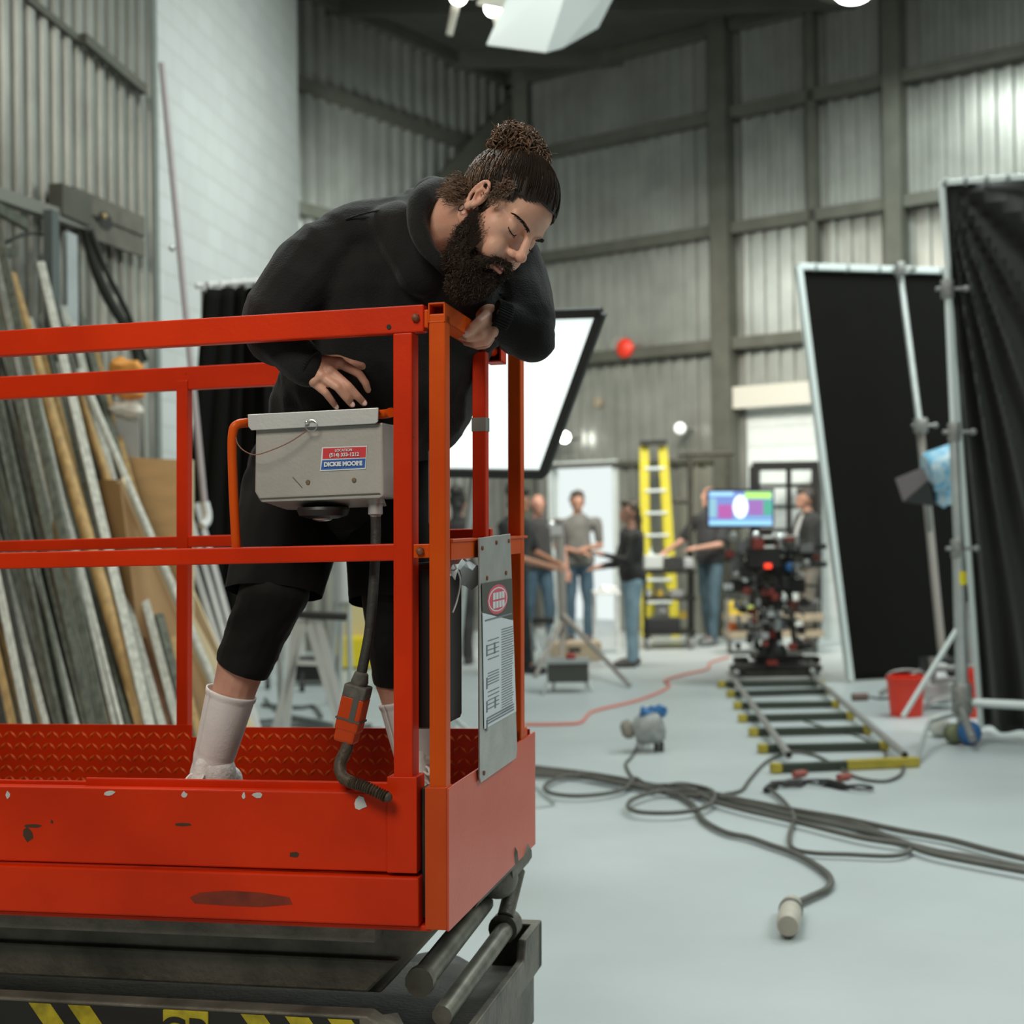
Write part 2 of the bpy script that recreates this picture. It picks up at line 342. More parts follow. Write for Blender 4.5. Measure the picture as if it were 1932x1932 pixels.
# ================================================================== SCISSOR LIFT
O0 = P(840, 990, 2.9); O0.z = 0; Sv = V((.2275, .9737, 0)).normalized(); Lv = V((-Sv.y, Sv.x, 0))
def L3(u, v, w): return O0 + Lv*u + Sv*v + V((.012*(w-1.2), 0, w-.012*u))
def lb(mb, u0, u1, v0, v1, w0, w1): return mb.box8([L3(u, v, w) for w in (w0, w1) for u, v in ((u0, v0), (u1, v0), (u1, v1), (u0, v1))])
lift = thing('scissor_lift', 'worn orange-red scissor lift platform with guard rails on a dark folded scissor base', 'scissor lift', (L3(1, .4, 0).x, L3(1, .4, 0).y, 0))
UL = 2.35; BV = .002
def part(name, m, boxes, bevel=BV, parent=None):
    mb = MB()
    for b in boxes: lb(mb, *b)
    return mb.build(name, m, parent or lift, bevel=bevel)
# near long side
part('top_rail', RED, [(.046, UL, .0, .03, 1.784, 1.838)], .003)
part('mid_rail', RED, [(.072, UL, .003, .033, 1.332, 1.366)], .003)
part('post', RED, [(.070, .110, .0, .045, .90, 1.784)], .003)
part('post_sleeve', RED, [(.060, .122, -.006, .05, .715, .905)])
mb = MB(); lb(mb, .122, UL, 0, .012, .715, .868); lb(mb, .122, UL, 0, .035, .862, .872); lb(mb, .122, .80, .03, .037, .862, .888); lb(mb, .80, UL, .035, .042, .85, .880)
mb.build('toe_board', RED, lift, bevel=.003)
mb = MB(); lb(mb, .055, UL, -.012, .05, .612, .708); lb(mb, .03, UL, .0, .08, .600, .612); fr = mb.build('deck_frame', RED, lift, bevel=.004)
part('deck', DSTEEL, [(.0, UL, .03, .78, .70, .735)])
# bare chips on the toe board edge
def chip(u, w, sx, sy, v=-.0012):
    mb = MB(); n = 9; pts = []
    for i in range(n):
        a = 2*math.pi*i/n; r = .7+random.random()*.5; pts.append(L3(u+math.cos(a)*sx*r, v, w+math.sin(a)*sy*r))
    mb.prism(pts, Sv*.003); return mb
for px, py, sx, sy in ((15, 1500, .006, .009), (207, 1496, .013, .006), (348, 1500, .007, .007), (460, 1502, .004, .008), (486, 1500, .012, .006), (680, 1516, .0125, .014)):
    r = (px-840)/FPX; v0 = 2.9; u = .0
    for _ in range(20):
        q = L3(u, 0, .87); X = (q-EYE).dot(rt)/(q-EYE).dot(fw); u += (X-(px-966)/FPX)*2.9
    q = L3(u, 0, .87); w = .87 - ((py-966)/FPX - -(q-EYE).dot(up)/(q-EYE).dot(fw))*(q-EYE).dot(fw)
    chip(u, w, sx, sy).build('paint_chip', CHIP, lift)
# dark stain / scratches
for u, w, sx, sy in ((.32, .745, .011, .006), (.905, .79, .02, .004), (.915, .77, .012, .016), (.86, .80, .004, .004), (.56, .80, .02, .003)):
    chip(u, w, sx, sy, -.0006).build('scuff', mat('dark_scuff', (.06, .03, .015), .8), lift)
chip(.44, .655, .13, .02, -.0128).build('grease_smear', mat('grease', (.26, .028, .006), .55, 0, .4, 20), lift)
# gate tabs and bolts
part('hinge_tab', ORANGE, [(.038, .062, .004, .026, 1.792, 1.828)]); part('hinge_tab', ORANGE, [(.036, .074, .006, .028, 1.336, 1.364)])
for u, w, v in ((.062, 1.812, -.001), (.055, 1.350, .004)):
    mb = MB(); q = L3(u, v, w); mb.lathe([(.0085, 0), (.0085, .004), (.006, .008), (.002, .010)], q, -Sv, 6); mb.build('bolt', mat('rusty_bolt', (.34, .13, .07), .6, .4, .4, 80), lift)
mb = MB(); mb.lathe([(.005, 0), (.005, .001)], L3(.118, -.0004, 1.797), -Sv, 10); mb.build('bolt_hole', BLACK, lift)
# near corner post with open-ended end rail
part('corner_post', ORANGE, [(.002, .036, 0, .036, .88, 1.818)], .003)
part('corner_sleeve', ORANGE2, [(.0, .044, -.004, .04, .605, .885)])
part('gap_stiffener', DSTEEL, [(.044, .058, .02, .06, .62, .88)])
mb = MB()
def tube_rail(mb, v0, v1, dz0, dz1, w0=1.800, w1=1.840, u0=.002, u1=.037, t=.0035):
    for a, b, c, d in ((u0, u1, w0, w0+t), (u0, u1, w1-t, w1), (u0, u0+t, w0, w1), (u1-t, u1, w0, w1)):
        mb.box8([L3(a, v0, c+dz0), L3(b, v0, c+dz0), L3(b, v1, c+dz1), L3(a, v1, c+dz1), L3(a, v0, d+dz0), L3(b, v0, d+dz0), L3(b, v1, d+dz1), L3(a, v1, d+dz1)])
tube_rail(mb, -.001, .34, 0, -.012); lb(mb, .004, .035, .05, .06, 1.803, 1.836); mb.build('end_top_rail', ORANGE, lift, bevel=.0012)
mb = MB(); mb.path([L3(.018, .33, 1.80), L3(.016, .38, 1.795), L3(.010, .425, 1.790)], [.017, .008, .012], 10); mb.build('twisted_strap', RED, lift)
mb = MB(); tube_rail(mb, .42, .47, 0, -.002, 1.766, 1.806, -.010, .026); mb.mi = 1; lb(mb, -.008, .024, .445, .455, 1.768, 1.804); mb.build('rail_end', [RED, mat('dark_tube_inside', (.20, .02, .008), .7)], lift)
part('end_post', ORANGE, [(.0, .032, .66, .70, .88, 1.818)], .003)
part('end_post', RED, [(.004, .034, .33, .362, 1.372, 1.78)], .003)
part('tape_band', mat('grey_tape', (.20, .19, .17), .6), [(.003, .035, .329, .363, 1.605, 1.635)], 0)
part('end_mid_rail', ORANGE, [(.0, .035, .036, .66, 1.330, 1.367), (-.004, .03, .036, .72, 1.366, 1.372)])
part('end_panel', PANEL, [(-.004, .002, 0, .80, .602, .882)], .001)
part('end_corner_block', ORANGE, [(.0, .035, .66, .73, .88, .905)], .004)
# aluminium sign board hung on the end rails
mb = MB(); poly = [L3(-.012, .215, 1.372), L3(-.012, .50, 1.378), L3(-.012, .565, .875), L3(-.012, .555, .855), L3(-.012, .225, .855), L3(-.012, .215, .870)]
mb.prism(poly, Lv*.004); board = mb.build('sign_board', ALU, lift, bevel=.001)
def sg(v, w): return L3(-.0135, v, w)
def quad(name, m, a, b, c, d, e=.0, p=None):
    mb = MB(); mb.prism([sg(*a), sg(*b), sg(*c), sg(*d)], -Lv*(.0008+e)); return mb.build(name, m, p or board)
GREY = mat('label_grey', (.085, .085, .072), .6); LABW = mat('label_white', (.72, .76, .77), .5)
quad('dark_label', GREY, (.225, 1.275), (.505, 1.275), (.515, 1.18), (.23, 1.215))
quad('instruction_sheet', LABW, (.23, 1.213), (.515, 1.178), (.545, .965), (.245, .965))
def oval(name, m, r1, r2, e):
    mb = MB(); c = (.365, 1.235); mb.prism([sg(c[0]+r1*math.cos(t*.3927), c[1]+r2*math.sin(t*.3927)) for t in range(16)], -Lv*e); return mb.build(name, m, board)
oval('logo_oval', mat('label_pink', (.72, .10, .14), .5), .095, .033, .0014); oval('logo_ring', LABW, .086, .027, .0018); oval('logo_field', mat('label_pink', (.72, .10, .14), .5), .079, .024, .0022)
mb = MB()
for i in range(4): 
    for k in range(2):
        v = .315+i*.028; w = 1.243-k*.019; mb.box8([L3(-.0160, v+dv, w+dw) for dw in (-.0075, .0075) for dv in (0, .021)][0:0] or [L3(uu, v+dv, w+dw) for dw in (-.0075, .0075) for uu, dv in ((-.0155, 0), (-.0155, .022), (-.0165, .022), (-.0165, 0))])
mb.build('logo_marks', LABW, board)
mb = MB()
INK = mat('label_ink', (.22, .23, .26), .7)
def ink(v0, v1, w, h=.0016):
    mb.box8([L3(uu, vv, w+dw) for dw in (-h, h) for uu, vv in ((-.0142, v0), (-.0142, v1), (-.0150, v1), (-.0150, v0))])
for i in range(34):
    w = 1.165-i*.0056; ink(.40, .50+random.random()*.02, w, .0010)
for a, b in ((1.15, 1.10), (1.08, 1.05), (1.04, .995)):
    for i in range(5): ink(.275, .375, a-(a-b)*i/5, .0010)
for v, w in ((.26, 1.15), (.33, 1.15), (.26, 1.08), (.26, 1.03), (.335, 1.03), (.26, .99)): ink(v, v+.012, w-.02, .012)
for i in range(3): ink(.265, .52, .985-i*.006, .0016)
ink(.25, .50, 1.195, .0018); mb.build('printed_lines', INK, board)
for v, w in ((.235, 1.35), (.36, 1.36), (.48, 1.362), (.275, 1.285), (.45, 1.29), (.245, .872)):
    mb = MB(); mb.lathe([(.005, 0), (.005, .003), (.002, .004)], L3(-.012, v, w), -Lv, 8); mb.build('rivet', mat('rusty_bolt', (1, 1, 1)), board)
# black manual tube behind the board, with torn white tape
mb = MB(); lb(mb, .03, .10, .055, .235, .99, 1.325); mb.build('manual_holder', BLACK, lift, bevel=.012)
mb = MB(); mb.grid(lambda a, b: L3(-.004+.05*b, .05+.22*a, 1.335-.05*abs(a-.45)*2+.02*math.sin(a*9+b*4)), 8, 4); mb.build('torn_tape', LABW, lift, thick=.002)
mb = MB(); mb.path(cr([L3(.0, .06, 1.32), L3(-.004, .09, 1.29), L3(.0, .08, 1.25), L3(.004, .06, 1.225)], 5), .0022, 5); mb.build('string', CHIP, lift)
# far long side
part('back_rail', RED, [(.16, UL, .76, .79, 1.775, 1.835)], .003)
part('back_mid_rail', RED, [(.10, UL, .76, .785, 1.362, 1.392)], .003)
for u in (.93, 2.1): part('post', RED, [(u-.016, u+.016, .755, .787, .74, 1.80)], .003)
mb = MB(); lb(mb, .0, .80, .752, .758, .735, .895); lb(mb, .90, UL, .752, .758, .735, .900); lb(mb, .80, .90, .755, .76, .735, .868)
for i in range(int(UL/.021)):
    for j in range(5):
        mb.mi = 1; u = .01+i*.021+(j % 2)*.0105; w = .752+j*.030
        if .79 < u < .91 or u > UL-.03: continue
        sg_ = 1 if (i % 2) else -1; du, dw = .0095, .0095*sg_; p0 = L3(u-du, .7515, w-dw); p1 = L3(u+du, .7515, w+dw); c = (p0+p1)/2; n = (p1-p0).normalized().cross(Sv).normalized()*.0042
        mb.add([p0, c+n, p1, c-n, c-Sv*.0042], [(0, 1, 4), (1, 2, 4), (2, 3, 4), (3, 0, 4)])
mb.build('tread_plate_kickboard', [RED, mat('worn_tread_highlight', (.78, .13, .02), .45)], lift)  # lozenges: worn paint and their highlights, both put into a brighter orange
# under the deck: scissor arms, rollers, chassis
GY = DSTEEL
part('support_rail', STEEL2, [(.16, UL, .03, .09, .565, .600)])
mb = MB(); mb.prism([L3(.05, .12, .575), L3(UL, .12, .575), L3(UL, .12, .435), L3(.178, .12, .435)], Sv*.06); mb.prism([L3(.13, .115, .510), L3(UL, .115, .515), L3(UL, .115, .44), L3(.20, .115, .44)], -Sv*.012); mb.build('scissor_arm', STEEL2, lift, bevel=.006)
mb = MB(); mb.prism([L3(.10, .56, .60), L3(UL, .56, .60), L3(UL, .56, .48), L3(.14, .56, .48)], Sv*.06); mb.build('scissor_arm', STEEL2, lift, bevel=.006)
part('scissor_arm', DSTEEL, [(.20, UL, .22, .55, .44, .52)])
mb = MB(); mb.rod(L3(.10, .46, .57), L3(.04, .60, .63), .055); mb.rod(L3(.04, .60, .575), L3(.02, .72, .60), .035); mb.ell(L3(.05, .62, .56), .05); mb.build('hydraulic_valve', STEEL2, lift)
mb = MB(); mb.rod(L3(.10, .16, .455), L3(.085, .62, .50), .026); mb.rod(L3(.10, .14, .455), L3(.10, .165, .455), .031); mb.build('cross_shaft', mat('shaft_steel', (.26, .245, .20), .45, .5, .4, 20), lift)
mb = MB(); mb.rod(L3(.045, .12, .395), L3(.03, .66, .44), .022); mb.build('push_rod', mat('shaft_steel', (1, 1, 1)), lift)
mb = MB(); mb.lathe([(.012, -.03), (.035, -.03), (.035, .03), (.012, .03)], L3(.035, .64, .44), Sv, 18); mb.rod(L3(.03, .62, .47), L3(.02, .70, .56), .02); mb.build('roller', STEEL2, lift)
mb = MB(); lb(mb, .0, UL, .0, .80, .16, .30); mb.prism([L3(-.02, .0, .30), L3(-.02, .80, .30), L3(-.02, .80, .415), L3(-.02, .62, .415), L3(-.02, .60, .37), L3(-.02, .0, .37)], Lv*.02)
lb(mb, -.02, .10, .76, .80, .30, .415)
mb.prism([L3(.10, -.02, .30), L3(.10, -.02, .40), L3(.16, -.02, .435), L3(UL, -.02, .435), L3(UL, -.02, .30)], Sv*.05); mb.prism([L3(.06, .03, .34), L3(.10, -.02, .40), L3(.16, -.02, .435), L3(.14, .12, .40)], V((0, 0, -.06))); mb.build('chassis', STEEL2, lift, bevel=.004)
part('chassis_well', DSTEEL, [(.0, UL, .05, .74, .30, .315)])
BK = mat('tape_black', (.012, .011, .008), .55); YL = mat('tape_yellow', (.55, .45, .015), .5, 0, .45, 30)
part('hazard_tape', BK, [(.175, 1.25, -.0225, -.0205, .33, .428)], 0)
for u in (.19, .28, .375, .76, .85):
    mb = MB(); w = .05; mb.prism([L3(u, -.0235, .427), L3(u+w, -.0235, .427), L3(u+w-.075, -.0235, .332), L3(u-.075, -.0235, .332)], Sv*.001); mb.build('yellow_stripe', YL, lift)
part('lift_badge', YL, [(.495, .595, -.026, -.0205, .335, .4285)], .008)
text('badge_letters', 'GR', .085, L3(.545, -.0268, .380), -Lv, V((0, 0, 1)), BK, lift, bold=.002)
for u in (.25, 2.0):
    for v in (.02, .78):
        mb = MB(); mb.lathe([(.05, -.05), (.15, -.05), (.16, -.03), (.16, .03), (.15, .05), (.05, .05)], L3(u, v, .16+.012*u), Sv, 28); mb.build('wheel', RUBBER, lift)
mb = MB(); mb.path(cr([L3(.86, -.06, .36), L3(.84, -.08, .388), L3(.76, -.09, .392), L3(.66, -.08, .385), L3(.60, -.07, .36)], 6), .007, 8); mb.build('hose_loop', mat('amber_hose', (.50, .20, .02), .35), lift)
# hoop that carries the control box
def near(px, py, v):  # point at lift depth v seen at a pixel
    r = fw + rt*((px-966)/FPX) + up*((966-py)/FPX); t = (O0+Sv*v-EYE).dot(Sv)/r.dot(Sv); return EYE + r*t
mb = MB(); mb.path(cr([near(738, 778, .02), near(716, 782, .05), near(600, 790, .055), near(480, 797, .05), near(462, 798, .035), near(448, 801, .02), near(440, 812, .015), near(438, 850, .015), near(441, 940, .015), near(446, 1034, .02)], 5), .0098, 10); mb.build('box_hoop', ORANGE, lift)
# ------------------------------------------------------------------ control box hung on the hoop
cb = thing('control_box', 'grey aluminium control box hung on the lift guard rail above a black cable', 'control box', near(600, 950, .08))
mb = MB(); F = lambda px, py, v=.035: near(px, py, v)
fa = [F(482, 806), F(722, 797), F(724, 936), F(716, 940), F(492, 948), F(480, 928)]
mb.prism(fa, Sv*.12); mb.prism([F(492, 946, .04), F(716, 939, .04), F(722, 955, .12), F(540, 962, .12)], Sv*.035); body = mb.build('box_body', ALUBOX, cb, bevel=.004)
mb = MB(); mb.prism([F(467, 782, .024), F(714, 769, .024), F(713, 795, .024), F(708, 799, .024), F(474, 812, .024), F(468, 805, .024)], Sv*.004)
mb.prism([F(467, 782, .024), F(714, 769, .024), F(714, 771, .17), F(470, 783, .17)], V((0, 0, -.003))); mb.build('lid', ALULID, cb, bevel=.0015)
mb = MB(); mb.prism([F(489, 940, .034), F(716, 930, .034), F(718, 932, .034), F(489, 942, .034)], -Sv*.001); mb.build('seam', GREY, cb)
RX = V((1, 0, .0)); 
def stk(px0, py0, px1, py1, px2, py2, px3, py3, m, name, p, e=.001):
    mb = MB(); mb.prism([F(px0, py0, .0345), F(px1, py1, .0345), F(px2, py2, .0345), F(px3, py3, .0345)], -Sv*e); return mb.build(name, m, p)
st = stk(608, 844, 693, 841, 690, 885, 604, 889, LABW, 'rental_sticker', cb)
stk(610, 846, 691.5, 843, 690, 863, 609, 866, mat('sticker_red', (.62, .04, .05), .5), 'red_field', st, .0016)
stk(608.5, 868.5, 690, 865, 688.5, 882.5, 606, 886.5, mat('sticker_blue', (.03, .12, .42), .5), 'blue_field', st, .0016)
tx = F(690, 852, .03)-F(609, 855.2, .03); ty = V((0, 0, 1)); o = -Sv*.0028
text('sticker_text', 'LOCATION', .0072, F(649, 849.5, .034)+o, tx, ty, LABW, st, bold=.0002, ex=.0002)
text('sticker_text', '(514) 333-1212', .0102, F(650, 858, .034)+o, tx, ty, LABW, st, bold=.0003, ex=.0002)
text('sticker_text', 'DICKIE MOORE', .0118, F(648, 875.5, .034)+o, tx, ty, LABW, st, bold=.0007, ex=.0002)
for px, py in ((581, 910), (668, 906)):
    mb = MB(); mb.lathe([(.0052, 0), (.0045, .002), (.001, .0025)], F(px, py, .035), -Sv, 10); mb.build('screw', mat('rusty_screw', (.22, .15, .09), .6, .3, .4, 90), cb)
mb = MB(); mb.rod(F(552, 900, .034), F(570, 920, .034), .0007, seg=5); mb.build('scratch', GREY, cb)
mb = MB(); mb.ell(F(579, 797, .022), .005); mb.path([F(587+11*math.cos(t*.52), 803+11*math.sin(t*.52), .020) for t in range(12)], .0012, 6, closed=True); mb.build('split_ring', CHROME, cb)
mb = MB(); mb.path(cr([F(580, 812, .018), F(545, 835, .012), F(505, 852, .008), F(480, 858, .008), F(460, 850, .008), F(449, 838, .01), F(445, 825, .01)], 5), .0012, 6); mb.build('lanyard', mat('brown_wire', (.25, .12, .08), .6), cb)
hc = (F(610, 955, .06)+F(610, 958, .11))/2
mb = MB(); mb.lathe([(.052, 0), (.055, .006), (.05, .018), (.03, .024), (.004, .026)], hc, V((0, 0, -1)), 28)
for k in range(6): a = k*1.047; mb.ell(hc+V((.045*math.cos(a), .045*math.sin(a), -.014)), .005)
mb.build('alarm_horn', BLACK, cb)
mb = MB(); mb.ell(hc+V((.0, -.01, -.024)), (.022, .022, .006)); mb.build('horn_cap', CHROME, cb)
gl = F(708, 944, .07)
mb = MB(); mb.lathe([(.018, .012), (.018, -.006), (.015, -.007), (.0155, -.028), (.012, -.03), (.010, -.034)], gl, V((0, 0, 1)), 14); mb.build('cable_gland', mat('gland_metal', (.52, .53, .52), .4, .5), cb)
cp = [gl+V((0, 0, -.03)), F(709, 1010, .07), F(705, 1100, .05), F(697, 1190, .04), F(686, 1250, .03), F(678, 1290, .025)]
mb = MB(); mb.path(cr(cp, 6), .0105, 10); mb.build('cable', RUBBER, cb)
# plug and socket lower on the cable
dx_ = (F(678, 1290, .025)-F(656, 1385, .025)).normalized(); sd_ = dx_.cross(Sv).normalized()
Rp = Matrix((sd_, Sv, dx_)).transposed()
mb = MB(); c0 = F(665, 1345, .025); mb.box(c0, (.050, .045, .075), Rp); mb.box(c0+dx_*(-.035), (.044, .042, .05), Rp); mb.build('plug_housing', ORANGE2, cb, bevel=.006)
mb = MB(); mb.box(c0+dx_*.045, (.048, .046, .028), Rp); mb.lathe([(.016, 0), (.018, .01), (.014, .03)], c0+dx_*.055, dx_, 12); mb.build('plug_collar', mat('dirty_grey', (.13, .12, .10), .7, 0, .4, 60), cb, bevel=.004)
mb = MB(); mb.box(c0+dx_*(-.012), (.052, .047, .004), Rp); mb.box(c0+dx_*.01+sd_*-.008-Sv*.0228, (.012, .001, .05), Rp); mb.build('plug_seam', GREY, cb)
mb = MB(); mb.path(cr([F(655, 1385, .02), F(655, 1410, .015), F(642, 1440, .005), F(646, 1465, -.01), F(665, 1477, -.02)], 6), .0125, 10); mb.build('cable', mat('greasy_hose', (.085, .06, .038), .55, 0, .4, 60, .3, 90), cb)
pts = cr([F(662, 1476, -.02), F(690, 1485, -.03), F(728, 1503, -.032)], 40); mb = MB(); mb.path(pts, [.0105+.0022*math.sin(i*1.35) for i in range(len(pts))], 10); mb.ell(F(731, 1504, -.032), .010); mb.build('spring_guard', mat('greasy_hose', (1, 1, 1)), cb)
mb = MB(); mb.path(cr([F(768, 765, .10), F(771, 740, .09), F(775, 720, .09)], 4), [.009]*8+[.011], 10); mb.build('lever_knob', mat('wood_knob', (.36, .30, .22), .4), cb)
mb = MB(); lb(mb, .048, .075, .12, .20, 1.40, 1.56); mb.build('side_cover', ALUBOX, cb, bevel=.008)
# ================================================================== THE MAN ON THE LIFT
SKIN = mat('skin', (.68, .39, .28), .48, 0, 0, 14, .08, 220, col2=(.60, .30, .21), sss=.12, spec=.4)
SKIN2 = mat('leg_skin', (.36, .175, .095), .55, 0, .15, 20, .1, 200, sss=.05)
LIPM = mat('lip_skin', (.48, .18, .14), .42)
HOOD = mat('black_hoodie_fleece', (.0065, .0072, .0068), .85, 0, .3, 25, .3, 260, spec=.3, sheen=.10)
SHORT = mat('black_shorts', (.006, .0056, .005), .85, spec=.2, sheen=.02)
LEGG = mat('black_leggings', (.0075, .007, .006), .7, spec=.25, sheen=.03)
SOCK = mat('white_sock', (.82, .79, .77), .85, 0, .06, 30, .12, 200)
SHOE = mat('white_shoe', (.80, .78, .75), .6, 0, .1, 30, .3, 120)
HAIRM = mat('dark_brown_hair', (.026, .016, .010), .46, 0, .3, 30, spec=.4)
CURL = mat('brown_curls', (.15, .080, .042), .5, 0, .5, 40, spec=.4)
BEARDM = mat('dark_beard', (.016, .010, .006), .75, spec=.2)
# head frame: x to his left, y out of the face, z to the crown
def I2W(x, y, z): return rt*x + up*y - fw*z
hz = I2W(.706, .686, .176).normalized(); hx = I2W(.5, -.31, -.81); hx = (hx-hz*hx.dot(hz)).normalized(); hy = hz.cross(hx).normalized()
if hy.dot(I2W(.5, -.66, .56)) < 0: hy = -hy
HC = P(948, 403, 3.0); HS = 1.03; HR = Matrix((hx, hy, hz)).transposed()
def H(x, y, z): return HC + (hx*x + hy*y + hz*z)*HS
man = thing('person', 'bearded person with a curly top bun in black hoodie leaning over the orange rail', 'person', (P(640, 900, 3.35).x, P(640, 900, 3.35).y, .735))
b = MB(); e = lambda c, r: b.ell(H(*c), tuple(q*HS for q in r) if hasattr(r, '__len__') else r*HS, HR, 24, 16)
def hc(a, c, r0, r1=None, mb=None): (mb or b).cap(H(*a), H(*c), r0*HS, (r0 if r1 is None else r1)*HS)
e((0, -.018, .035), (.077, .098, .086)); e((0, .030, .036), (.066, .060, .060)); e((0, .022, -.045), (.060, .064, .078))
for s in (-1, 1):
    e((s*.037, .044, -.022), (.032, .038, .036)); hc((s*.058, -.01, -.055), (s*.012, .070, -.108), .017)
    e((s*.0325, .0705, -.004), (.0165, .0165, .0150)); hc((s*.012, .086, .016), (s*.045, .070, .020), .0105)
    e((s*.0125, .101, -.037), (.0085, .012, .0085)); e((s*.028, .072, -.052), (.026, .024, .03))
hc((0, .088, .012), (0, .112, -.024), .0085, .0095); e((0, .114, -.030), (.0125, .0135, .0115)); e((0, .076, -.070), (.030, .022, .022)); e((0, .074, -.106), (.022, .02, .018))
# ears
for s in (-1, 1):
    cs = [H(s*(.080+.006*math.sin(t*.45)), -.006+.0165*math.cos(t*.45)+.004*math.sin(t*.45), -.004+.030*math.sin(t*.45)) for t in range(14)]
    b.path(cs, .0048, 8, closed=True); b.ell(H(s*.0735, -.001, -.004), (.0050, .015, .026), HR); b.ell(H(s*.080, -.006, -.034), (.006, .009, .011), HR)
    b.path([H(s*.083, -.004, .012), H(s*.082, -.010, -.005), H(s*.081, -.004, -.020)], .004, 6)
# neck, trunk
b.cap(H(0, -.03, -.03), P(822, 436, 3.12), .064, .066); b.cap(P(822, 436, 3.12), P(805, 500, 3.24), .064, .07)
# hands -------------------------------------------------
def finger(pts, rs):
    for i in range(len(pts)-1): b.cap(pts[i], pts[i+1], rs[i], rs[i+1])
def hp(x, y, d): return P(550+x/10.73, 640+y/10.73, d+.055)
FR = (.0108, .0090, .0083, .0074)
finger([hp(960, 480, 3.0), hp(1370, 700, 2.985), hp(1500, 890, 2.99), hp(1548, 1030, 3.0)], (.0108, .0090, .0083, .0072))
finger([hp(780, 640, 2.985), hp(1150, 950, 2.97), hp(1340, 1160, 2.98), hp(1465, 1290, 2.995)], (.0112, .0093, .0086, .0077))
finger([hp(600, 750, 2.98), hp(930, 970, 2.965), hp(1110, 1190, 2.975), hp(1220, 1320, 2.99)], FR)
finger([hp(430, 850, 2.985), hp(690, 1080, 2.98), hp(810, 1240, 2.99), hp(895, 1360, 3.005)], (.0104, .0085, .0076, .0066))
finger([hp(640, 480, 3.01), hp(930, 430, 3.035), hp(1190, 495, 3.045), hp(1430, 545, 3.03)], (.017, .0125, .0100, .0085))
wr = hp(330, 560, 2.985); 
for q, r0, r1 in ((hp(960, 480, 3.0), .017, .0135), (hp(780, 640, 2.99), .018, .0135), (hp(600, 750, 2.985), .017, .013), (hp(430, 850, 2.99), .015, .0125)): b.cap(hp(480, 560, 2.99)+(q-hp(700, 640, 2.99))*.35, q, r0, r1)
b.cap(wr, hp(560, 600, 2.995), .026, .024); b.cap(P(545, 672, 3.055), wr, .028, .026)
for q in (hp(960, 480, 2.993), hp(775, 640, 2.98), hp(600, 745, 2.975), hp(440, 845, 2.978)): b.ell(q, .0118)
def lp(x, y, d): return P(700+x/6.0375, 540+y/6.0375, d)
b.cap(lp(1500, 380, 3.11), lp(1330, 330, 3.12), .028, .027)               # wrist of the gripping hand
for q in (lp(1270, 250, 3.15), lp(1340, 350, 3.13), lp(1380, 440, 3.11), lp(1370, 500, 3.10)): b.cap(lp(1330, 360, 3.12), q, .026, .018)
finger([lp(1310, 360, 3.095), lp(1225, 415, 3.068), lp(1140, 490, 3.060), lp(1072, 540, 3.062)], (.0150, .0115, .0105, .0090))   # thumb along the rail
finger([lp(1375, 440, 3.10), lp(1250, 560, 3.076), lp(1110, 590, 3.078), lp(1015, 570, 3.10)], (.0135, .0102, .0092, .0082))
finger([lp(1390, 510, 3.09), lp(1310, 625, 3.083), lp(1190, 655, 3.092), lp(1080, 640, 3.12)], (.0125, .0098, .0088, .0078))
finger([lp(1380, 540, 3.12), lp(1320, 655, 3.118), lp(1220, 680, 3.135), lp(1130, 655, 3.16)], (.0120, .0096, .0086, .0076))
finger([lp(1350, 500, 3.15), lp(1300, 610, 3.165), lp(1230, 640, 3.18), lp(1170, 610, 3.19)], (.0125, .0105, .0092, .0082))
# arms, trunk and legs under the clothes, one connected figure
b.cap(P(795, 510, 3.24), P(690, 760, 3.32), .08, .13); b.cap(P(690, 760, 3.32), P(660, 890, 3.37), .14, .12)
b.cap(P(790, 500, 3.2), P(625, 490, 3.17), .06, .055); b.cap(P(625, 490, 3.17), P(515, 628, 3.11), .050, .042); b.cap(P(515, 628, 3.11), P(545, 672, 3.055), .040, .03)
b.cap(P(790, 500, 3.2), P(955, 505, 3.30), .07, .06); b.cap(P(955, 505, 3.30), P(1003, 628, 3.16), .052, .045); b.cap(P(1003, 628, 3.16), lp(1500, 380, 3.11), .042, .030)
LEG = [(P(590, 900, 3.36), P(515, 1120, 3.22), P(455, 1258, 3.25), P(437, 1305, 3.26), P(404, 1428, 3.27)), (P(745, 900, 3.38), P(740, 1110, 3.30), P(752, 1285, 3.34), P(760, 1320, 3.345), P(786, 1440, 3.34))]
for hip, kn, ca, sk, an in LEG:
    b.cap(P(660, 890, 3.37), hip, .11, .10); b.cap(hip, kn, .085, .062); b.cap(kn, ca, .060, .054); b.cap(ca, an, .053, .034); b.cap(an, an+V((-.02, -.03, -.09)), .034, .03)
def face(co, nr):
    q = (co - np.array(HC)) @ np.array(HR) / HS; d = np.zeros(len(co))
    near_ = np.linalg.norm(q, axis=1) < .17
    g = lambda c, s, a: a*np.exp(-(((q-np.array(c))/np.array(s))**2).sum(1))
    for s in (-1, 1):
        d += g((s*.018, .088, .003), (.008, .015, .010), -.004); d += g((s*.034, .088, -.020), (.018, .02, .006), -.0018)
        d += g((s*.079, -.001, -.006), (.02, .007, .010), -.004); d += g((s*.034, .088, .0085), (.016, .02, .0028), -.0022)
        d += g((s*.0065, .108, -.044), (.0032, .01, .003), -.004); d += g((s*.024, .09, -.050), (.006, .02, .012), -.002)
    d += g((0, .092, -.078), (.024, .02, .0022), -.0035)
    d[~near_] = 0; return co + nr*d[:, None]*HS
body = blob('body', b, SKIN, man, .0031, 3, face, smooth_head=True)
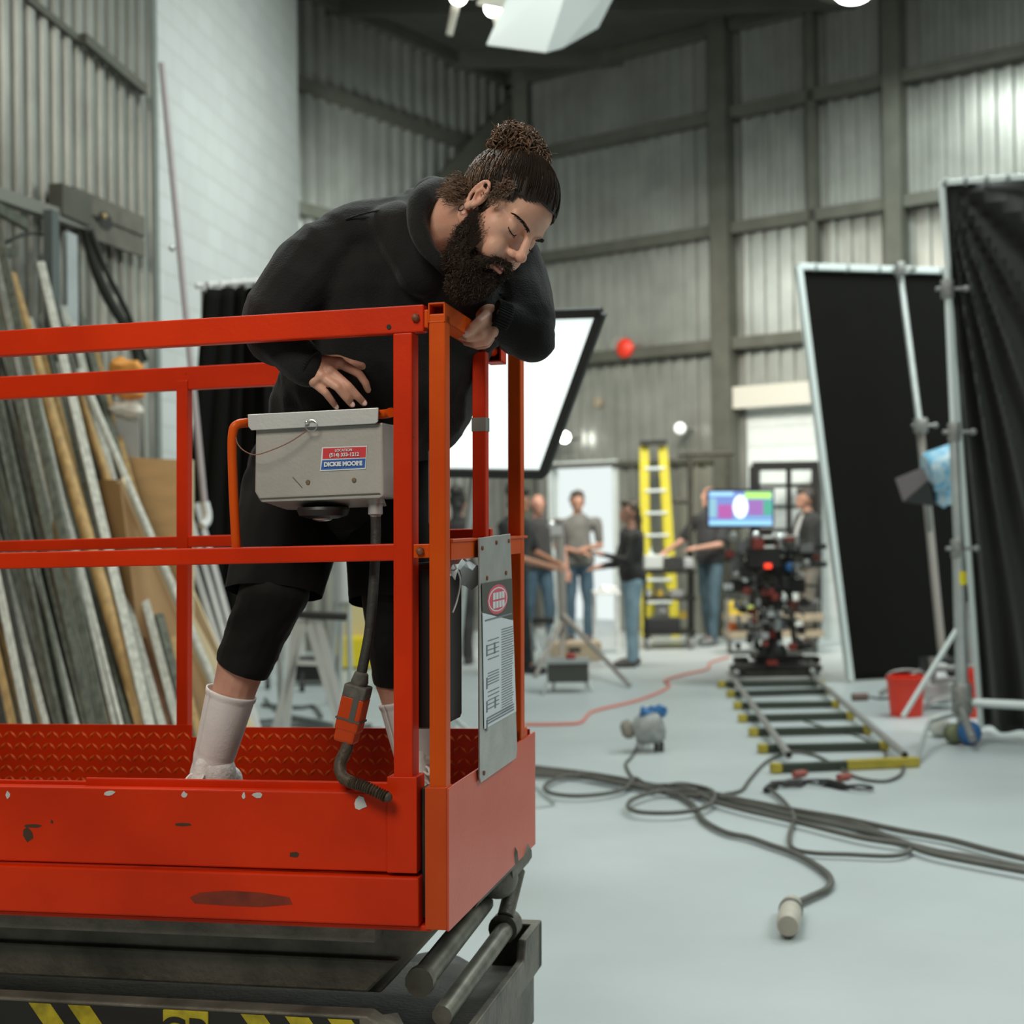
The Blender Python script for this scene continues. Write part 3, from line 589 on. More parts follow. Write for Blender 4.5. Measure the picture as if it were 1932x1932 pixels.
# leg skin darker in shade is left to the light; lips, brows, lashes, nails, earring
mb = MB(); 
for zc, yy, r in ((-.0715, .0960, .0042), (-.0800, .0945, .0052)):
    mb.path(cr([H(-.021, yy-.012, -.0765), H(-.011, yy-.001, zc), H(0, yy+.002, zc+.0004), H(.011, yy-.001, zc), H(.021, yy-.012, -.0765)], 5), [.001]+[r*HS*(.55+.45*math.sin(math.pi*i/20)) for i in range(1, 20)]+[.001], 10)
mb.build('lips', LIPM, man)
def skull(dv, k=1.0, off=0):   # point on the scalp in direction dv (head frame)
    d = V(dv).normalized(); r = V((.077, .098, .086)); t = 1/math.sqrt((d.x/r.x)**2+(d.y/r.y)**2+(d.z/r.z)**2); c = V((0, -.018, .035)); q = c+d*(t*k+off)
    # forehead ellipsoid wins where it sticks out
    return q
def strands(name, lst, r, m, parent, seg=3):
    mb = MB()
    for pts in lst: mb.path(pts, [r*(1 if i < len(pts)-1 else .3) for i in range(len(pts))], seg, cap=False)
    return mb.build(name, m, parent)
br = []
for s in (-1, 1):
    for i in range(110):
        t = random.random(); x = .014+.038*t; z = .0125+.008*math.sin(t*2.2)+random.uniform(-.003, .003)*(1-.5*t); y = .0985-.022*t*t-.004*t
        p0 = H(s*x, y, z); br.append([p0, p0+(hx*s*.006+hy*.0006+hz*(.0028-.004*t)), p0+(hx*s*.011-hy*.0016+hz*(.002-.006*t))])
strands('eyebrows', br, .00055, BEARDM, man)
mb = MB()
for s in (-1, 1):
    mb.path(cr([H(s*.0195, .0835, -.0075), H(s*.026, .0875, -.0100), H(s*.034, .0885, -.0112), H(s*.042, .0845, -.0095), H(s*.047, .0795, -.0065)], 4), .0010, 6)
    for k in range(16): t = k/15; q = H(s*(.022+.024*t), .0880-.006*abs(t-.4), -.0105+.003*t*t); mb.path([q, q+hy*.004-hz*.005+hx*s*.002*t], [.0004, .0001], 3)
mb.build('eyelashes', BEARDM, man)
mb = MB(); mb.path([H(-.0835+.0*t, -.010+.006*math.cos(t*.524), -.046+.0075*math.sin(t*.524)) for t in range(12)], .0013, 6, closed=True); mb.build('earring', BLACK, man)
NAIL = mat('nail', (.72, .50, .45), .3)
for q, dr_ in ((hp(1475, 1290, 2.986), hp(1480, 1310, 3)-hp(1340, 1160, 3)), (hp(1232, 1320, 2.981), hp(1225, 1330, 3)-hp(1110, 1200, 3)), (hp(905, 1365, 2.998), hp(900, 1370, 3)-hp(810, 1250, 3)), (lp(1074, 536, 3.0525), lp(1070, 540, 3)-lp(1130, 490, 3))):
    a = dr_.normalized(); c = a.cross(fw).normalized(); n = a.cross(c); mb = MB(); mb.ell(q, (.0065, .0052, .0016), Matrix((a, c, n)).transposed(), 12, 8); mb.build('fingernail', NAIL, man)
# scalp shell and combed strands
def hairline(q):   # q in head frame: true where hair grows
    x, y, z = q; ax = abs(x)
    front = .068 - .55*max(0, ax-.030) if y > .05 else None
    if y > .055: return z > .070 - .75*max(0, ax-.028)
    if y > .018: return z > .012+.6*(y-.018) if ax > .05 else z > .05
    if y > -.012: return z > .010 or (y > .004 and z > -.035)
    return z > -.058+.9*max(0, y+.05)
mb = MB(); NU, NV = 96, 64
def sh(u, v):
    th = math.pi*u; ph = 2*math.pi*v; dv = V((math.sin(th)*math.cos(ph), math.sin(th)*math.sin(ph), math.cos(th))); r = V((.0815, .106, .0925)); return V((0, -.016, .037))+V((dv.x*r.x, dv.y*r.y, dv.z*r.z))
pts = [[sh((j+.5)/NV*.86, i/NU) for i in range(NU)] for j in range(NV)]
vs = [H(*p) for row in pts for p in row]; fs = []
for j in range(NV-1):
    for i in range(NU):
        q = (pts[j][i]+pts[j+1][(i+1) % NU])/2
        if hairline(q): fs.append((j*NU+i, j*NU+(i+1) % NU, (j+1)*NU+(i+1) % NU, (j+1)*NU+i))
fs.append(tuple(range(NU))); mb.add(vs, fs, True); hair = mb.build('hair', HAIRM, man, thick=.003)
BB = V((0, -.066, .098)); st_ = []
def surf(d, k): 
    r = V((.0815, .106, .0925)); t = 1/math.sqrt((d.x/r.x)**2+(d.y/r.y)**2+(d.z/r.z)**2); return V((0, -.016, .037))+d*t*k
bd = (BB-V((0, -.016, .037))).normalized(); n_ = 0
while n_ < 2600:
    d = V((random.gauss(0, 1), random.gauss(0, 1), random.gauss(0, 1))).normalized(); q = surf(d, 1)
    if not hairline(q) or random.random() < .0: continue
    k = 1.012+random.random()*.028; n_ += 1; L_ = min(.95, .25+random.random()*.5); line = []
    ax = d.cross(bd); an = d.angle(bd); 
    if ax.length < 1e-3: continue
    wob = random.uniform(-.03, .03)
    for i in range(8):
        t = i/7*L_; dd = d.copy(); dd.rotate(Quaternion(ax.normalized(), an*t)); p = surf(dd, k+.03*max(0, t*an/an-.6)+.006*math.sin(i*1.3+wob*90)*(.4)); line.append(H(*p))
    st_.append(line)
strands('combed_strands', st_, .00085, HAIRM, hair)
bs = []; n_ = 0
while n_ < 620:
    d = V((-abs(random.gauss(0, 1)), random.gauss(-.7, .8), random.gauss(0, .8))).normalized(); q = surf(d, 1)
    if q.y > -.005 or not hairline(q): continue
    n_ += 1; ax = d.cross(bd); an = d.angle(bd); L_ = min(.9, .2+random.random()*.5); line = []; am = random.uniform(.0, .012)
    for i in range(10):
        t = i/9*L_; dd = d.copy(); dd.rotate(Quaternion(ax.normalized(), an*t)); line.append(H(*(surf(dd, 1.03+am*3)+V((random.uniform(-1, 1), random.uniform(-1, 1), random.uniform(-1, 1)))*(.0012+am*.1))))
    bs.append(line)
strands('brown_back_strands', bs, .0007, CURL, hair)
# frizz at the nape and temples
fz = []
for i in range(520):
    a = random.random(); y = -.10+.06*a+random.uniform(-.015, .015); z = -.052+.05*random.random(); x = -1*(.035+.045*a+random.uniform(-.01, .01)); p = V((x, y, z)); 
    d = V((x*3, -.10-a*.1, -.10+random.uniform(-.25, .15))).normalized(); line = []
    for k in range(7): line.append(H(*(p+d*k*.0045+V((random.uniform(-1, 1), random.uniform(-1, 1), random.uniform(-1, 1)))*.0022)))
    fz.append(line)
strands('nape_frizz', fz, .0006, CURL, hair); fz = []
for i in range(130):
    y = random.uniform(.018, .05); z = .012+random.uniform(-.005, .05); p = V((-.084+.25*max(0, y-.02), y, z)); d = V((-.25, .1+random.uniform(-.6, .3), -.5+random.uniform(-.6, .9))).normalized()
    fz.append([H(*(p+d*k*.0035+V((random.uniform(-1, 1), random.uniform(-1, 1), random.uniform(-1, 1)))*.0016)) for k in range(6)])
strands('temple_frizz', fz, .0006, CURL, hair)
# bun of curls
BC = V((.0, -.080, .103)); mb = MB(); mb.ell(H(*BC), (.056, .054, .040), HR); bun = mb.build('bun', HAIRM, man)
cl = []
for i in range(1500):
    d = V((random.gauss(0, 1), random.gauss(0, 1), random.gauss(0, 1))).normalized(); base = BC+V((d.x*.062, d.y*.060, d.z*.046))*(.80+.26*random.random())
    ax = V((random.gauss(0, 1), random.gauss(0, 1), random.gauss(0, 1))).normalized(); ax = (ax-d*ax.dot(d)*.6).normalized(); u = ax.orthogonal().normalized(); w = ax.cross(u); R_ = random.uniform(.005, .012); tn = random.uniform(.9, 1.7); hgt = random.uniform(.002, .012); ph = random.random()*6.28
    cl.append([H(*(base+ax*(hgt*(k/11-.5))+u*(R_*math.cos(ph+tn*6.28*k/11))+w*(R_*math.sin(ph+tn*6.28*k/11)))) for k in range(12)])
for i in range(26):
    d = V((random.gauss(0, 1), random.gauss(0, 1), abs(random.gauss(0, 1)))).normalized(); p = BC+V((d.x*.054, d.y*.054, d.z*.045)); w = V((random.gauss(0, 1), random.gauss(0, 1), random.gauss(0, 1)))*.25
    cl.append([H(*(p+(d+w*(k/6))*k*.0045)) for k in range(7)])
strands('curls', cl, .00125, CURL, bun, 4)
# beard
b = MB()
for s in (-1, 1):
    hc((s*.0655, .014, -.040), (s*.061, .024, -.078), .004, .012, b); hc((s*.062, .022, -.075), (s*.035, .062, -.115), .017, .024, b); hc((s*.035, .062, -.115), (0, .075, -.130), .024, .030, b)
    hc((s*.002, .1045, -.060), (s*.024, .093, -.068), .0068, .0068, b); hc((s*.024, .093, -.068), (s*.033, .076, -.092), .0072, .012, b); hc((s*.033, .076, -.092), (s*.028, .070, -.115), .012, .018, b)
    hc((s*.050, .016, -.092), (s*.03, .03, -.125), .014, .026, b)
b.ell(H(0, .078, -.125), (.036, .030, .032), HR); b.ell(H(0, .060, -.150), (.040, .034, .030), HR); hc((0, .089, -.098), (0, .086, -.110), .013, .02, b)
def bn(co, nr):
    out = co.copy()
    for i in range(len(co)): out[i] += nr[i]*(noise.noise(V(co[i])*90)*.0028+noise.noise(V(co[i])*30)*.003)
    return out
beard = blob('beard', b, BEARDM, man, .0032, 2, bn)
vs = beard.data.vertices; rl = root(beard); bl = []; nv_ = len(vs); ch = [random.randrange(nv_) for _ in range(3600)]
for i in ch:
    p = V(vs[i].co)+rl; n = V(vs[i].normal); d = (n*.7-hz*.6+V((random.gauss(0, 1), random.gauss(0, 1), random.gauss(0, 1)))*.35).normalized(); u = d.orthogonal().normalized(); w = d.cross(u); ph = random.random()*6.28; R_ = random.uniform(.0008, .0022); L_ = random.uniform(.006, .014)
    bl.append([p+d*(L_*k/6)+u*R_*math.cos(ph+k*1.1)+w*R_*math.sin(ph+k*1.1) for k in range(7)])
strands('beard_curls', bl, .00055, mat('beard_hair', (.034, .018, .010), .6, spec=.3), beard)
# short stubble fading up the cheek
sb = []
for i in range(2000):
    t = random.random(); y = .004+.062*t; z = -.034-.035*t+random.gauss(0, .013)-.008; p = H(-.0695+.26*max(0, y-.028)*.9+abs(z+.04)*.04, y, z); d = (-hx*.5-hz*.8+hy*random.uniform(-.3, .4)).normalized()
    sb.append([p, p+d*.003, p+d*.0055-hz*.001])
strands('cheek_stubble', sb, .00045, BEARDM, beard)
# ------------------------------------------------------------------ clothes
b = MB()
b.cap(P(745, 432, 3.13), P(800, 505, 3.10), .062, .062)
b.cap(P(700, 560, 3.24), P(835, 575, 3.26), .155, .135); b.cap(P(790, 510, 3.15), P(880, 545, 3.14), .075, .07); b.cap(P(645, 462, 3.19), P(790, 432, 3.18), .080, .078); b.cap(P(790, 440, 3.2), P(955, 500, 3.31), .085, .082)
b.cap(P(700, 560, 3.24), P(700, 735, 3.30), .16, .20); b.ell(P(706, 755, 3.31), (.228, .16, .17)); b.cap(P(850, 640, 3.31), P(820, 740, 3.32), .10, .09); b.cap(P(800, 600, 3.28), P(790, 700, 3.30), .13, .135); b.cap(P(655, 800, 3.33), P(655, 880, 3.36), .185, .175)
b.cap(P(790, 790, 3.30), P(770, 800, 3.32), .085, .09); b.ell(P(905, 550, 3.28), (.10, .09, .13))
b.cap(P(620, 486, 3.18), P(518, 598, 3.115), .092, .074); b.cap(P(518, 598, 3.115), P(518, 640, 3.105), .072, .064); b.cap(P(518, 640, 3.10), P(577, 690, 3.045), .058, .038)
b.cap(P(955, 510, 3.31), P(995, 615, 3.17), .085, .070); b.cap(P(995, 615, 3.17), P(1006, 640, 3.15), .066, .055); b.cap(P(1004, 632, 3.15), P(946, 604, 3.115), .058, .042)
hl = [(842, 352, 3.14), (800, 372, 3.06), (787, 415, 3.02), (800, 462, 3.0), (835, 498, 3.0), (880, 520, 3.06), (915, 500, 3.2), (905, 430, 3.28), (880, 370, 3.24)]
hq = cr([P(*h) for h in hl], 4, True); b.path(hq, .0235, 10, closed=True); b.cap(P(815, 372, 3.16), P(790, 440, 3.14), .05, .05); b.cap(P(850, 372, 3.2), P(800, 400, 3.2), .045, .06)
neckdir = (H(0, -.03, -.05)-P(822, 446, 3.12)).normalized()
def hfold(co, nr):
    out = co.copy(); cuffs = []
    # creases radiate across sleeves and sag over the belly
    for i in range(len(co)):
        p = V(co[i]); x = p.x; z = p.z
        w1 = noise.noise(V((x*7+z*5, p.y*5, z*4-x*6)))*.015; w2 = noise.noise(V((x*16-z*9+3, p.y*9, z*9+x*4)))*.0065; w3 = -abs(noise.noise(V((x*11+z*12, p.y*8, z*5+7))))*.008
        out[i] += nr[i]*(w1+w2+w3)
    return out
cuffR = P(582, 692, 3.045); cuffRd = (hp(560, 600, 2.995)-P(545, 672, 3.055)).normalized(); cuffL = P(941, 602, 3.113); cuffLd = (lp(1330, 330, 3.12)-P(1003, 628, 3.16)).normalized()
hemc = P(655, 905, 3.36)
hoodie = blob('hoodie', b, HOOD, man, .0062, 3, hfold)
def ribbed(name, c, d, r, ln, m, p, wob=.0012, n=40, sq=1.0):
    d = d.normalized(); a = d.orthogonal().normalized(); q = d.cross(a); mb = MB()
    mb.grid(lambda u, v: c+d*(v-.5)*ln+(a*math.cos(u*6.2832)+q*math.sin(u*6.2832)*sq)*(r+wob*math.sin(u*6.2832*n)), n*4, 4); return mb.build(name, m, p, thick=.003)
ribbed('cuff', P(577, 688, 3.045), hp(560, 600, 2.99)-P(530, 660, 3.065), .0345, .03, HOOD, hoodie); ribbed('cuff', P(943, 601, 3.114), lp(1330, 330, 3.12)-P(1003, 632, 3.15), .036, .034, HOOD, hoodie)
mb = MB(); mb.path(cr([P(652, 414, 3.11), P(690, 402, 3.10), P(730, 396, 3.10), P(765, 398, 3.10)], 6), .0022, 6); mb.build('shoulder_seam', HOOD, hoodie)
# shorts
b = MB(); b.cap(P(600, 900, 3.37), P(720, 900, 3.38), .155, .15)
b.cap(P(565, 930, 3.35), P(518, 1120, 3.24), .125, .104); b.cap(P(738, 930, 3.37), P(742, 1130, 3.31), .115, .098)
shorts = blob('shorts', b, SHORT, man, .008, 3, folds(.016, 6, (1, 1, .5), 3, .006, (14, 14, 6)), keep=[(P(520, 1120, 3.25), V((-.06, -.25, -1)))])
for k, ((hip, kn, ca, sk, an), r0) in enumerate(zip(LEG, (.076, .074))):
    b = MB(); b.cap(hip, kn, .085, r0); b.cap(kn, ca+(sk-ca)*.4, r0, .060); dn = (ca-kn).normalized()
    leg = blob('legging', b, LEGG, man, .0055, 3, folds(.006, 12, (1, 1, 2), 9), keep=[(ca, dn)])
for k, (hip, kn, ca, sk, an) in enumerate(LEG):
    foot = V((an.x, an.y, .735)); fd = V((-.50, -.86, 0)).normalized() if k == 0 else V((.15, -.98, 0)).normalized(); sdv = V((-fd.y, fd.x, 0))
    b = MB(); ax = (an-sk).normalized(); prof = [(.0535, 0), (.054, .015), (.0515, .05), (.044, .10), (.0400, (an-sk).length), (.04, (an-sk).length+.03)]
    mb = MB(); a_ = ax.orthogonal().normalized(); c_ = ax.cross(a_); nL = (an-sk).length+.085
    def sockp(u, v):
        r = .0535-.0125*min(1, v*1.25)**1.1+.0007*math.sin(v*40+u*6)*(v > .6)+.0022*(v < .05); p = sk+ax*(v*nL); return p+(a_*math.cos(u*6.2832)+c_*math.sin(u*6.2832))*r
    mb.grid(sockp, 40, 50); mb.build('sock', SOCK, man, thick=.003)
    if k == 0: mb = MB(); q = sk+ax*.05+rt*.050-fw*.006; mb.path([q+rt*-.006-up*.003, q+up*.001, q+rt*.003+up*.006], [.001, .0022, .0008], 6); mb.build('sock_mark', BLACK, man)
    b = MB(); heel = foot-fd*.045; toe = foot+fd*.19; z_ = V((0, 0, 1))
    b.cap(heel+z_*.045, foot+z_*.06+fd*.03, .040, .044); b.cap(foot+z_*.055+fd*.04, foot+fd*.13+z_*.04, .043, .040); b.cap(foot+fd*.13+z_*.04, toe-fd*.02+z_*.03, .040, .032); b.cap(foot+z_*.06, foot+z_*.125, .044, .049); b.cap(foot+fd*.05+z_*.08, foot+fd*.035+z_*.145, .026, .020); b.cap(heel+z_*.04, heel+z_*.10, .036, .034)
    sh_ = blob('shoe', b, SHOE, man, .006, 3, keep=[(V((0, 0, .752)), V((0, 0, -1)))])
    mb = MB(); ol = []
    for t in range(28):
        a = t/28*6.2832; lx = math.cos(a); ly = math.sin(a); ol.append(foot+fd*(.075+.135*lx)+sdv*ly*(.048+.006*lx))
    mb.prism([p+z_*.003 for p in ol], z_*.028); mb.build('sole', SHOE, sh_, bevel=.006)
    mb = MB()
    for i in range(4):
        y = .045+i*.022; zz = .112-i*.012; mb.path(cr([foot+fd*y+sdv*-.030+z_*(zz-.016), foot+fd*(y+.004)+sdv*0+z_*(zz+.003), foot+fd*y+sdv*.030+z_*(zz-.016)], 4), .0032, 6)
    mb.path(cr([foot+fd*.04+z_*.118, foot+fd*.055+sdv*.018+z_*.126, foot+fd*.075+sdv*.022+z_*.112, foot+fd*.055+sdv*.004+z_*.118, foot+fd*.055-sdv*.018+z_*.126, foot+fd*.075-sdv*.022+z_*.110], 5), .003, 6); mb.build('laces', SHOE, sh_)
# ================================================================== EQUIPMENT ON THE STAGE
def gp(px, py, z=0): return Fl(px, py, z)
def at(px, py, d): return P(px, py, d)
# big leaning softbox behind the person
SBG = mat('softbox_face', (.80, .86, .85), .6, emit=.82, ecol=(.86, .97, .95))
c_bl, c_br, c_tr = at(600, 885, 7.0), at(1020, 890, 6.5), at(1130, 592, 6.1); c_tl = c_bl+(c_tr-c_br)
sbx = thing('softbox', 'large glowing white softbox panel in a black frame behind the person on the lift', 'softbox', (gp(830, 1590).x, at(830, 900, 6.9).y, 0))
nn = (c_br-c_bl).cross(c_tl-c_bl).normalized(); nn = nn if nn.dot(EYE-c_bl) > 0 else -nn
mb = MB(); mb.prism([c_bl, c_br, c_tr, c_tl], -nn*.01); mb.build('diffuser', SBG, sbx)
mb = MB(); cc = [c_bl, c_br, c_tr, c_tl]; ce = (c_bl+c_tr)/2
for i in range(4): a, q = cc[i], cc[(i+1) % 4]; mb.beam(a+(a-ce).normalized()*.015, q+(q-ce).normalized()*.015, .04, .04, nn)
mb.build('frame', BLACK, sbx, bevel=.004)
mb = MB(); bk = [x+(ce-x)*.55-nn*.25 for x in cc]; mb.box8([x+(ce-x)*.03-nn*.02 for x in cc]+bk); mb.build('back_shell', CLOTHB, sbx)
mb = MB(); foot = V((sbx.location.x, sbx.location.y, 0)); mb.rod(V((foot.x, foot.y+.25, .12)), ce-nn*.35, .018)
mb.build('stand_pole', GALV, sbx)
for k in range(3): a = k*2.09+.3; mb = MB(); mb.rod(V((foot.x, foot.y+.25, .5)), V((foot.x+.55*math.cos(a), foot.y+.25+.55*math.sin(a), .015)), .013); mb.build('leg', GALV, sbx)
# overhead softbox and its lamps
ov = thing('overhead_softbox', 'white faceted softbox hanging from the dark roof above the person', 'softbox', at(1020, 50, 9.6), None)
FAB = mat('white_diffusion_cloth', (.50, .53, .51), .8, emit=.10, ecol=(.8, .86, .83))
mb = MB(); bt = [at(916, 86, 9.0), at(1030, 101, 8.8), at(1062, 92, 9.0), at(1128, 54, 9.7), at(1120, 40, 10.4), at(990, 35, 10.2)]; tp = [at(985, -70, 9.2), at(1090, -80, 9.0), at(1120, -80, 9.2), at(1185, -60, 9.7), at(1175, -70, 10.4), at(1000, -70, 10.2)]
mb.add(bt+tp, [(0, 1, 2, 3, 4, 5)]+[(i, (i+1) % 6, 6+(i+1) % 6, 6+i) for i in range(6)]+[(11, 10, 9, 8, 7, 6)]); mb.build('cloth_skirt', FAB, ov, bevel=.01)
mb = MB(); mb.box(at(1090, -100, 9.6), (1.1, 1.0, .12)); mb.rod(at(1090, -90, 9.6), V((at(1090, -90, 9.6).x, at(1090, -90, 9.6).y, 7.4)), .03); mb.build('head_frame', BLACK, ov)
GLOW = mat('lamp_glow', (1, .98, .9), .5, emit=11, ecol=(1, .98, .92))
for i, (px, py, d, lab) in enumerate(((930, 8, 9.2, 'small bright lamp left of the hanging white softbox'), (865, -14, 9.0, 'bright lamp with pale arm at the top edge above the block wall'))):
    t = thing('ceiling_lamp', lab, 'lamp', at(px, py, d)); q = at(px, py, d)
    mb = MB(); mb.lathe([(.02, .12), (.06, .10), (.10, .0), (.10, -.02), (.02, -.02)], q, V((.2, -.3, 1)), 18); mb.build('lamp_shade', mat('lamp_cream', (.55, .54, .46), .5), t)
    mb = MB(); mb.ell(q+V((0, -.02, -.03)), .055); mb.build('bulb', GLOW, t)
    mb = MB(); mb.rod(q+V((0, 0, .1)), V((q.x+.1, q.y+.1, 7.4)), .02); mb.rod(q, q+V((-.06, 0, -.26)) if i else q+V((.05, 0, -.2)), .03, .022); mb.build('arm', mat('lamp_cream', (.55, .54, .46), .5), t)
t = thing('ceiling_lamp', 'bright lamp cut by the top right edge over the ribbed back wall', 'lamp', at(1610, -22, 10)); q = at(1610, -22, 10)
mb = MB(); mb.lathe([(.05, .25), (.22, .02), (.25, -.02)], q, V((0, 0, 1)), 24); mb.build('lamp_shade', DSTEEL, t); mb = MB(); mb.ell(q+V((0, 0, -.03)), (.13, .13, .07)); mb.build('bulb', GLOW, t)
mb = MB(); mb.rod(q+V((0, 0, .2)), V((q.x, q.y, 7.4)), .02); mb.build('arm', DSTEEL, t)
# tall black flags in aluminium frames
def framed(name, lab, c, m, pipe, legs=(), foldfn=None, grp=None, edges=(0, 1, 2, 3), cl=.0):
    t = thing(name, lab, 'black flag', (c[3].x, c[3].y, 0), grp); n = (c[1]-c[0]).cross(c[3]-c[0]).normalized(); n = n if n.y < 0 else -n
    for i in edges:
        a, q = c[i], c[(i+1) % 4]; mb = MB(); mb.beam(a, q, pipe, pipe, n); mb.build('frame_tube', mat('pale_tube', (.72, .78, .76), .4, .1), t, bevel=.006)
    mb = MB(); fo = foldfn or (lambda u, v: 0)
    mb.grid(lambda u, v: (c[0]*(1-u)+c[1]*u)*(1-v)+(c[3]*(1-u)+c[2]*u)*v - n*(.02+fo(u, v)), 60, 50); mb.build('cloth', m, t, thick=.006)
    return t, n
fa_ = [at(1506, 503, 12.6), at(1800, 512, 13.2), at(1880, 1238, 13.2), at(1604, 1281, 12.6)]
fa_[3].z = .02; fa_[2].z = .02
KN_ = mat('tie_grey', (.3, .32, .31), .6)
flagA, nA = framed('black_flag', 'tall black cloth flag in a pale leaning tube frame left of the draped one', fa_, CLOTHB, .055, edges=(0, 3, 1))
for k in range(5):
    q = fa_[0].lerp(fa_[1], (k+.5)/5); mb = MB(); mb.lathe([(.04, -.012), (.04, .012)], q, (fa_[1]-fa_[0]), 10); mb.build('cloth_tie', KN_, flagA)
def drape(u, v): # pleats fan out of the top left corner
    a = math.atan2(u*1.1+.02, v+.02); return .09*math.sin(a*26)*min(1, (u+v)*2)*(1-.6*v)+.02*math.sin(u*30)*v
fb_ = [at(1777, 345, 9.2), at(2150, 318, 8.6), at(2150, 1420, 8.6), at(1852, 1385, 9.6)]; fb_[3].z = .03; fb_[2].z = .03
flagB, nB = framed('black_flag', 'tall charcoal cloth flag with pleats fanning from its top corner at right edge', fb_, CLOTHG, .038, foldfn=drape, edges=(0, 3))
for k in range(8):
    q = fb_[0].lerp(fb_[1], .02+k/9); mb = MB(); mb.lathe([(.03, -.012), (.032, .012)], q, (fb_[1]-fb_[0]), 10); mb.build('cloth_tie', KN_, flagB)
# crank stand in front of the flags
PT = mat('pale_tube', (1, 1, 1)); KN = mat('clamp_metal', (.34, .34, .32), .5, .5, .3, 40)
def clampo(name, q, t, r=.035, ax=V((1, 0, 0))):
    mb = MB(); mb.lathe([(r, -.06), (r*1.15, -.05), (r*1.15, .05), (r, .06)], q, V((0, 0, 1)), 12); mb.rod(q, q+ax*.11, .013); mb.ell(q+ax*.12, .022); mb.rod(q-ax*.01, q-ax*.07, .014); return mb.build(name, KN, t)
def ptube(name, a, q, r, m, t, seg=12): mb = MB(); mb.rod(a, q, r, seg=seg); return mb.build(name, m, t)
d1 = 9.1; base = gp(1812, 1402); d1 = (base-EYE).dot(fw)
cs = thing('crank_stand', 'tall chrome stand with yellow tape band in front of the pleated black flag', 'stand', (base.x, base.y, 0))
ptube('upper_pole', at(1786, 505, d1), at(1800, 830, d1), .021, PT, cs); ptube('pole', at(1800, 830, d1), at(1810, 1060, d1), .030, GALV, cs); ptube('lower_pole', at(1808, 1040, d1), at(1817, 1372, d1), .038, GALV, cs)
for px, py in ((1787, 545), (1800, 815), (1806, 1035)): clampo('clamp', at(px, py, d1), cs)
ptube('tape_band', at(1811, 1078, d1), at(1812, 1103, d1), .041, mat('yellow_tape', (.75, .62, .02), .5), cs)
ptube('brace', at(1808, 1183, d1), at(1704, 1352, d1-.1), .017, PT, cs); ptube('leg', at(1822, 1325, d1), at(1990, 1333, d1-.2), .028, PT, cs); ptube('leg', at(1812, 1330, d1), at(1835, 1395, d1-.35), .024, KN, cs)
mb = MB(); mb.path(cr([at(1815, 1345, d1), at(1765, 1358, d1-.1), at(1750, 1372, d1-.3), at(1730, 1440, d1-.8)], 6), .014, 8); mb.build('leg', GALV, cs)
mb = MB(); mb.lathe([(.05, -.1), (.065, -.08), (.065, .08), (.05, .1)], at(1815, 1318, d1), V((0, 0, 1)), 14); mb.build('leg_collar', KN, cs)
for (px, py, r, m, l) in ((1829, 1390, .075, BLUE, 'dark blue ball foot cover beneath the crank stand'), (1800, 1388, .065, mat('olive_ball', (.20, .22, .12), .8, 0, .4, 20), 'olive ball foot cover beneath the crank stand'), (1772, 1374, .07, mat('white_bag', (.62, .62, .56), .8), 'pale sand-filled ball foot cover beside the olive one')):
    q = gp(px, py+16, 0)+V((0, 0, r)); mb = MB(); mb.ell(q, (r, r, r), None, 20, 14); o = mb.build('foot_cover', m); tag(o, l, 'foot cover')
# second stand behind, up to the leaning flag
c2b = gp(1778, 1302); d2 = (c2b-EYE).dot(fw); cs2 = thing('light_stand', 'slim grey stand holding up the leaning black flag, with clamp at mid height', 'stand', (c2b.x, c2b.y, 0))
d2 = 11.3
ptube('pole', at(1697, 508, 12.4), at(1735, 800, 12.0), .026, GALV, cs2); ptube('lower_pole', at(1735, 800, 12.0), at(1778, 1240, 11.6), .033, mat('taupe_tube', (.34, .31, .28), .5, .3), cs2); clampo('clamp', at(1737, 803, 11.9), cs2, .05); clampo('clamp', at(1698, 508, 12.3), cs2, .04)
q0 = at(1779, 1240, 11.6); mb = MB(); mb.rod(at(1778, 1235, 11.6), V((q0.x, q0.y, .05)), .04); mb.build('foot_tube', KN, cs2)
for k in range(3): a = k*2.09+1; mb = MB(); mb.rod(V((q0.x, q0.y, .3)), V((q0.x+.5*math.cos(a), q0.y+.5*math.sin(a), .02)), .02); mb.build('leg', KN, cs2)
# a third rolling base with knobs
b3 = gp(1835, 1340); d3 = (b3-EYE).dot(fw); cs3 = thing('light_stand', 'short chrome stand base with side knobs between the red bucket and pleated flag', 'stand', (b3.x, b3.y, 0))
ptube('pole', at(1828, 1150, d3), at(1838, 1318, d3), .025, GALV, cs3)
for py in (1152, 1270): clampo('clamp', at(1832, py, d3), cs3, .03)
mb = MB(); mb.rod(at(1758, 1262, d3), at(1855, 1258, d3), .02); mb.rod(at(1762, 1285, d3), at(1855, 1276, d3), .02); mb.rod(at(1758, 1240, d3), at(1762, 1290, d3), .022); mb.rod(at(1838, 1300, d3), V((b3.x, b3.y, .02)), .03); mb.build('wheel_frame', KN, cs3)
for k, (px, py) in enumerate(((1748, 1342), (1865, 1352))): mb = MB(); mb.path([at(1800, 1310, d3), at(px, py-14, d3), at(px, py, d3)], .02, 8); mb.build('leg', GALV, cs3)
